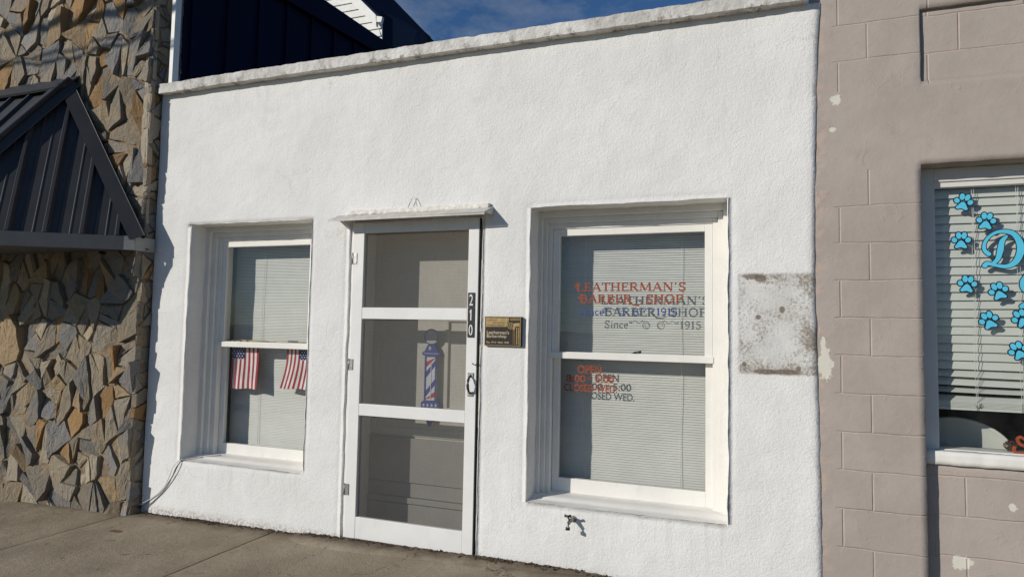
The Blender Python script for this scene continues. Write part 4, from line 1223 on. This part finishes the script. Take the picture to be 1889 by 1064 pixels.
mb.plate([A + n2 * .034, Cc + n2 * .034, Cc + n2 * .034 + s1 * .11, A + n2 * .034 + s1 * .11], n2 * .006)
mb.plate([A + n1 * .034, Cc + n1 * .034, Cc + n1 * .034 + s2 * .075, A + n1 * .034 + s2 * .075], n1 * .006)
mb.tube([A + (n1 + n2) * .026, Cc + (n1 + n2) * .026], 0.019, 8)
wd_ = (P0 - A).normalized(); s3 = n1.cross(wd_).normalized(); s3 = s3 if s3.x < 0 else -s3
mb.plate([A + n1 * .030, P0 + n1 * .030, P0 + n1 * .030 + s3 * .10, A + n1 * .030 + s3 * .10], n1 * .006)
mb.plate([A + n1 * .036, P0 + n1 * .036, P0 + n1 * .0 - Vector((0, -.02, 0)), A + n1 * .0 - Vector((0, -.02, 0))], Vector((0.005, 0, 0)))
mb.build('trim_cap', 'navy', aw)
mb = MB(); dz = Vector((0, 0, -0.10)); o1 = Vector((n1.x, n1.y, 0)).normalized()
Pa = P0 + o1 * .03 + e * .055 + Vector((0, 0, .004)); Ca = Cc + o1 * .03 + Vector((0, -.02, .004)); Cb = CL + Vector((0, -.035, .004))
mb.plate([Pa, Ca, Ca + dz, Pa + dz], -o1 * .014)
mb.plate([Ca + Vector((-.016, 0, 0)), Cb, Cb + dz, Ca + dz + Vector((-.016, 0, 0))], (0, .014, 0))
mb.build('fascia', 'galv', aw)
mb = MB(); mb.plate([Pa + Vector((-.055, -.046, 0)) + o1 * .002, Pa + o1 * .002, Pa + dz + o1 * .002, Pa + dz + Vector((-.055, -.046, 0)) + o1 * .002], o1 * .003)
mb.box(Pa.x - .03, Pa.x + .004, Pa.y - .002, -0.02, Pa.z - .10, Pa.z); mb.build('fascia_end', 'fasciaend', aw)
mb = MB(); mb.plate([P0 + Vector((0, .04, -.085)), Cc + Vector((0, 0, -.085)), CL + Vector((0, 0, -.085)), Vector((-5.2, -.06, P0.z - .085))], (0, 0, .01)); mb.build('soffit', 'galv', aw)

# overhead line that shades the top of the stone front
mb = MB()
for k, (za, zb2, rr) in enumerate(((5.30, 5.38, 0.033), (5.06, 4.98, 0.016), (5.12, 5.02, 0.012))):
    mb.tube([(-9 + 12 * i / 20, -3.1, za + (zb2 - za) * i / 20 + 0.0006 * (i - 10) ** 2 + .02 * math.sin(i * 1.7 + k)) for i in range(21)], rr, 8)
tag(mb.build('overhead_cable', 'black'), 'dark overhead cables whose shadow crosses the top of the stone front', 'cable')

# ------------------------------------------------------------------ TAUPE BUILDING
tb = thing('block_building', (3.2, 0, -0.1), 'taupe painted concrete block building with paw print window beside the white shop', 'building')
mb = MB()
HOLES = ((3.243, 6.2, 2.592, 2.957), (3.236, 4.9, -0.3, 2.183))
def skin(x0, x1, z0, z1, y, holes, step=0.03, amp=0.0016):
    xs_ = lines(x0, x1, [h[i] for h in holes for i in (0, 1) if x0 < h[i] < x1], step)
    zs_ = lines(z0, z1, [h[i] for h in holes for i in (2, 3) if z0 < h[i] < z1], step)
    vs = []; fs = []; n_ = len(zs_); edge = set()
    open_ = lambda i, k: any(h[0] < (xs_[i] + xs_[i + 1]) / 2 < h[1] and h[2] < (zs_[k] + zs_[k + 1]) / 2 < h[3] for h in holes)
    for x in xs_:
        for z in zs_:
            e = any((abs(x - h[0]) < 1e-6 or abs(x - h[1]) < 1e-6) and h[2] - 1e-6 <= z <= h[3] + 1e-6 or (abs(z - h[2]) < 1e-6 or abs(z - h[3]) < 1e-6) and h[0] - 1e-6 <= x <= h[1] + 1e-6 for h in holes)
            jx, jz = (0.0028 * fbm(x, 0, z, 12, 3), 0.0028 * fbm(x, 0, z, 12, 63)) if e else (0, 0)
            vs.append((x + jx, y + amp * fbm(x, y, z, 5) + amp * .6 * fbm(x, y, z, 16, 4) + (0.0025 if e else 0), z + jz))
    for i in range(len(xs_) - 1):
        for k in range(n_ - 1):
            a = i * n_ + k
            if not open_(i, k): fs.append((a, a + n_, a + n_ + 1, a + 1))
            elif i and not open_(i - 1, k):          # left jamb of a recess
                p, q_ = vs[a], vs[a + 1]; b = len(vs)
                vs += [(p[0] - .001, p[1] + .28, p[2]), (q_[0] - .001, q_[1] + .28, q_[2])]; fs.append((a, b, b + 1, a + 1))
            if open_(i, k) and k < n_ - 2 and not open_(i, k + 1):      # head
                p, q_ = vs[a + 1], vs[a + n_ + 1]; b = len(vs)
                vs += [(p[0], p[1] + .28, p[2]), (q_[0], q_[1] + .28, q_[2])]; fs.append((a + 1, b, b + 1, a + n_ + 1))
            if open_(i, k) and k and not open_(i, k - 1):               # ledge
                p, q_ = vs[a], vs[a + n_]; b = len(vs)
                vs += [(p[0], p[1] + .28, p[2]), (q_[0], q_[1] + .28, q_[2])]; fs.append((a, a + n_, b + 1, b))
    mb.add(vs, fs, 0, True)
skin(2.745, 6.0, -0.2, 3.9, 0.010, HOLES)
mb.rough(3.230, 6.0, 0.034, 0.29, 2.575, 2.975, 0.035, 0.0016, 8)
mb.rough(3.226, 4.92, 0.085, 0.29, -0.20, 0.742, 0.035, 0.0016, 8)
mb.box(2.80, 3.22, 0.04, 0.30, -0.2, 3.88); mb.box(3.2215, 5.99, 0.05, 0.295, 2.20, 2.57); mb.box(3.2215, 5.99, 0.05, 0.295, 2.98, 3.88); mb.box(4.93, 5.99, 0.05, 0.295, -0.2, 2.195)
mb.build('wall', 'block', tb)
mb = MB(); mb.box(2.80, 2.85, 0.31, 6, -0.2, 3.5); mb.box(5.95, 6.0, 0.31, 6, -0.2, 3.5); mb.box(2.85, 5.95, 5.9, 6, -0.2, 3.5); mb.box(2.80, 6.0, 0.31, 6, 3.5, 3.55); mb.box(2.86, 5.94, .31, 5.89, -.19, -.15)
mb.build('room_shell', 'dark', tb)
mb = MB(); wx1 = 4.9
mb.ring(3.238, wx1, 0.742, 2.181, 0.073, 0.073, 0, 0.068, 0.125, 0.22)
tw = mb.build('window', 'greytrim', tb, bevel=.003)
mb = MB(); mb.ring(3.3115, wx1 - .0735, 0.80, 2.1125, 0.004, 0.004, 0, 0.026, 0.134, 0.18); mb.build('window_stop', 'greytrim', tw, bevel=.0015)
mb = MB(); mb.rough(3.240, wx1, 0.066, 0.124, 0.738, 0.800, 0.02, 0.003, 20); mb.rough(3.3125, wx1 - .075, 0.126, 0.27, 0.735, 0.803, 0.03, 0.002, 20); mb.build('sill', 'trim', tw)
mb = MB(); mb.pane(3.311, wx1 - .073, 0.1475, 0.80, 2.09); mb.build('glass_pane', 'glass', tw)

def blind2():
    t = thing('window_blind', (4.0, 0.13, 0.99), 'wide cream slatted blind half raised behind the turquoise paw prints', 'blind')
    mb = MB(); x0, x1, y, w = 3.318, wx1 - .085, 0.195, 0.050; rg = random.Random(4)
    z = 2.062; k = 0
    while z > 1.03:
        last = z < 1.10
        a = R(72 if z > 1.17 else (48 if z > 1.12 else 28)) ; a += R(rg.uniform(-1.5, 1.5)); n_ = 24; vs = []; fs = []
        for j in range(n_ + 1):
            x = x0 + (x1 - x0) * j / n_; sag = 0.003 * math.sin(j / n_ * 9 + k * .4) * (0.4 if z > 1.2 else 1)
            for u in (-.5, -.25, 0, .25, .5):
                d = u * w; bl = 0.05 * w * (1 - 4 * u * u)
                vs.append((x, y + math.cos(a) * d - bl * math.sin(a), z + sag + math.sin(a) * d))
        for j in range(n_):
            for u in range(4):
                q_ = j * 5 + u; fs.append((q_, q_ + 5, q_ + 6, q_ + 1))
        mb.add(vs, fs, 0, True)
        z -= 0.0425 if z > 1.2 else 0.040; k += 1
    mb.build('slats', 'blind2', t)
    mb = MB(); mb.box(x0, x1, y - .025, y + .022, 0.992, 1.004)
    for i in range(5): mb.box(x0 + .001, x1 - .001, y - .024 - .0012 * (i % 2), y + .020, 1.0055 + .0062 * i, 1.0105 + .0062 * i)
    mb.build('bottom_rail', 'blind2', t)
    mb = MB()
    for cx_ in (3.478, 3.66, 4.2, 4.6):
        for d in (0, .008): mb.tube([(cx_ + d + .002 * math.sin(i * .9 + d * 300), y - .031 - .2 * d, 2.085 + (0.995 - 2.085) * i / 16) for i in range(17)], 0.0012, 5)
    for a in range(6): 
        th = a * 1.05; mb.tube([(3.482, y - .034, 1.03), (3.482 + .014 * math.cos(th), y - .042, 1.022 + .014 * math.sin(th)), (3.484, y - .036, 1.012)], 0.0018, 5)
    mb.build('cord', 'cord', t)
blind2()

# paw prints and lettering stuck on the glass
def paw_mesh():
    mb = MB(); yo, yi = 0.1470, 0.1462
    def pad(pts, g):
        cx_ = sum(p[0] for p in pts) / len(pts); cz_ = sum(p[1] for p in pts) / len(pts); out = []
        n_ = len(pts)
        for i in range(n_):
            a, b = Vector(pts[i - 1]), Vector(pts[(i + 1) % n_]); t = (b - a).normalized(); nn = Vector((t.y, -t.x)); out.append((pts[i][0] + nn.x * g, pts[i][1] + nn.y * g))
        mb.add([(x, yo - g * .001, z) for x, z in out], [tuple(range(n_))], 1); mb.add([(x, yi, z) for x, z in pts], [tuple(range(n_))], 0)
    def ell(cx_, cz_, rx, rz, rot):
        return [(cx_ + rx * math.cos(t) * math.cos(rot) - rz * math.sin(t) * math.sin(rot), cz_ + rx * math.cos(t) * math.sin(rot) + rz * math.sin(t) * math.cos(rot)) for t in [2 * math.pi * i / 20 for i in range(20)]]
    for a in ((-.0255, .003, .0105, .0118, .45), (-.0095, .0235, .0102, .0150, .12), (.0115, .0235, .0102, .0150, -.15), (.0268, .004, .0105, .0118, -.45)): pad(ell(*a), .0046)
    ctrl = [(0, .002), (-.011, -.006), (-.018, -.018), (-.0235, -.027), (-.018, -.034), (-.008, -.031), (0, -.029), (.008, -.031), (.018, -.034), (.0235, -.027), (.018, -.018), (.011, -.006)]
    pts = []
    n_ = len(ctrl)
    for i in range(n_):
        p = [Vector(ctrl[(i + d) % n_]) for d in (-1, 0, 1, 2)]
        for k in range(3):
            t = k / 3; v = 0.5 * ((2 * p[1]) + (p[2] - p[0]) * t + (2 * p[0] - 5 * p[1] + 4 * p[2] - p[3]) * t * t + (3 * p[1] - p[0] - 3 * p[2] + p[3]) * t ** 3); pts.append((v.x, v.y))
    pad(pts, .0046)
    return mb
def deeper(x, y, z, k=1.0150): return (2.533 + (x - 2.533) * k, y, 1.340 + (z - 1.340) * k)
PAWS = [(3.426, 2.000, -14), (3.517, 1.903, -8), (3.413, 1.812, -2), (3.434, 1.600, -6), (3.560, 1.566, 16), (3.518, 1.427, 20), (3.648, 1.438, 22), (3.632, 1.286, 22)]
p0 = None
for x, z, rot in PAWS:
    if p0 is None:
        me_b = paw_mesh()
        p0 = me_b.build('paw_decal', ['cyan', 'ink'], None); pd = p0
    else:
        pd = p0.copy(); COL.objects.link(pd)
    pd.parent = tw
    pd.scale = (1.10, 1.0, 1.10)
    pd.rotation_euler = (0, R(-rot) * -1 if False else R(-rot), 0)
    pd.location = Vector(deeper(x, 0, z)) - Vector(tb['_w'])
# fix the parent offset: the window's meshes are stored relative to its building
mb = MB()
def pen(pts, ws, mi, yy):
    P = [Vector(deeper(p[0], 0, p[1])[::2]) for p in pts]; out = []; wo = []
    for i in range(len(P) - 1):
        a, b, c, d = P[max(i - 1, 0)], P[i], P[i + 1], P[min(i + 2, len(P) - 1)]
        for k in range(6):
            t = k / 6; out.append(0.5 * ((2 * b) + (c - a) * t + (2 * a - 5 * b + 4 * c - d) * t * t + (3 * b - a - 3 * c + d) * t ** 3)); wo.append(ws[i] + (ws[i + 1] - ws[i]) * t)
    out.append(P[-1]); wo.append(ws[-1])
    for p, wv_, q_ in ((out[0], wo[0], 1), (out[-1], wo[-1], 1)):
        mb.add([(p.x + wv_ / 2 * math.cos(R(30 * i)), yy - .00003, p.y + wv_ / 2 * math.sin(R(30 * i))) for i in range(12)], [tuple(range(12))], mi)
    strip(mb, [(p.x, p.y) for p in out], wo, yy, mi)
def both(pts, ws, k):
    pen(pts, [w + .008 for w in ws], 1, 0.1470 - k * .00005); pen(pts, ws, 0, 0.1462 - k * .00005)
# script capital D
both([(3.525, 1.745), (3.508, 1.765), (3.510, 1.800), (3.535, 1.835), (3.575, 1.852), (3.622, 1.842), (3.648, 1.800), (3.650, 1.750), (3.630, 1.705), (3.595, 1.685), (3.555, 1.690), (3.520, 1.700), (3.508, 1.690)],
     [.020, .016, .014, .013, .015, .022, .028, .030, .026, .018, .014, .018, .022], 0)
both([(3.598, 1.828), (3.580, 1.805), (3.572, 1.765), (3.560, 1.720), (3.535, 1.695)], [.010, .022, .026, .020, .012], 1)
# beginnings of the next letters, cut by the picture edge
both([(3.672, 1.745), (3.690, 1.775), (3.715, 1.780), (3.728, 1.755), (3.712, 1.725), (3.690, 1.712)], [.016, .018, .016, .014, .016, .02], 2)
both([(3.672, 1.640), (3.655, 1.610), (3.660, 1.575), (3.690, 1.560), (3.720, 1.575)], [.018, .020, .018, .016, .016], 3)
both([(3.650, 1.495), (3.680, 1.512), (3.715, 1.505), (3.745, 1.52)], [.020, .024, .022, .018], 4)
mb.build('script_lettering', ['cyan', 'ink'], tw)
mb = MB(); pen([(3.655, 0.872), (3.632, 0.888), (3.618, 0.876), (3.630, 0.855), (3.652, 0.845), (3.650, 0.822), (3.625, 0.812), (3.604, 0.822), (3.606, 0.838)], [.012, .014, .015, .015, .016, .016, .014, .014, .016], 0, 0.1465)
mb.build('script_lettering', 'redletter', tw)

# chair behind the window, pine cone on its sill
ch = thing('plastic_chair', (3.46, 0.45, -0.15), 'pale plastic chair with a rounded back seen through the bottom of the paw print window', 'chair')
mb = MB(); n_ = 32; vs = []; fs = []
cxh, zt, hw = 3.43, 0.935, 0.275
for i in range(n_ + 1):
    a = math.pi * i / n_
    x = cxh - hw * math.cos(a); zt_ = 0.66 + 0.275 * (math.sin(a) ** 0.75); yy = 0.33 + 0.05 * math.sin(a)
    for k, (t, dy) in enumerate(((1.0, 0.012), (1.0, -0.004), (0.985, -0.012), (0.965, -0.004), (0.955, 0.0), (0.6, 0.012), (0.0, 0.03))):
        zz = 0.45 + (zt_ - 0.45) * t; xx = cxh + (x - cxh) * (t if k > 1 else 1) if k < 5 else cxh + (x - cxh) * 0.955
        vs.append((xx, yy + dy, zz))
for i in range(n_):
    for k in range(6):
        q_ = i * 7 + k; fs.append((q_, q_ + 7, q_ + 8, q_ + 1))
mb.add(vs, fs, 0, True); mb.build('backrest', 'blind2', ch)
mb = MB(); mb.flat([(0, 0), (1, 0), (1, 1), (0, 1)], 0, .01); mb = MB()
mb.plate([(3.19, .36, .29), (3.67, .36, .29), (3.70, .78, .30), (3.16, .78, .30)], (0, 0, .03)); mb.build('seat', 'blind2', ch, bevel=.01)
for x, y in ((3.21, .38), (3.65, .38), (3.20, .76), (3.66, .76)):
    mb = MB(); mb.tube([(x, y, .295), (x + (x - 3.43) * .1, y + (y - .57) * .1, -.15)], [.018, .014], 8); mb.build('leg', 'blind2', ch)

mb = MB(); rg = random.Random(2)
for i in range(70):
    t = i / 70; a = i * 2.4; rr = 0.021 * math.sin(math.pi * min(1, .12 + t * .85)) ; zc = 0.812 + 0.042 * t
    c = Vector((3.622 + rr * math.cos(a), 0.205 + rr * math.sin(a), zc - .004)); d = Vector((math.cos(a), math.sin(a), .5)).normalized(); s2 = Vector((-math.sin(a), math.cos(a), 0))
    mb.add([c - s2 * .005, c + s2 * .005, c + d * .011 + s2 * .003, c + d * .011 - s2 * .003, c + d * .004 + Vector((0, 0, .004))], [(0, 1, 4), (1, 2, 4), (2, 3, 4), (3, 0, 4)])
mb.tube([(3.622, .205, .803), (3.622, .205, .846)], [.012, .006], 8)
tag(mb.build('pine_cone', 'cone'), 'small dark pine cone standing on the sill inside the paw print window', 'pine cone')

for o in list(S.objects):
    if '_w' in o: del o['_w']
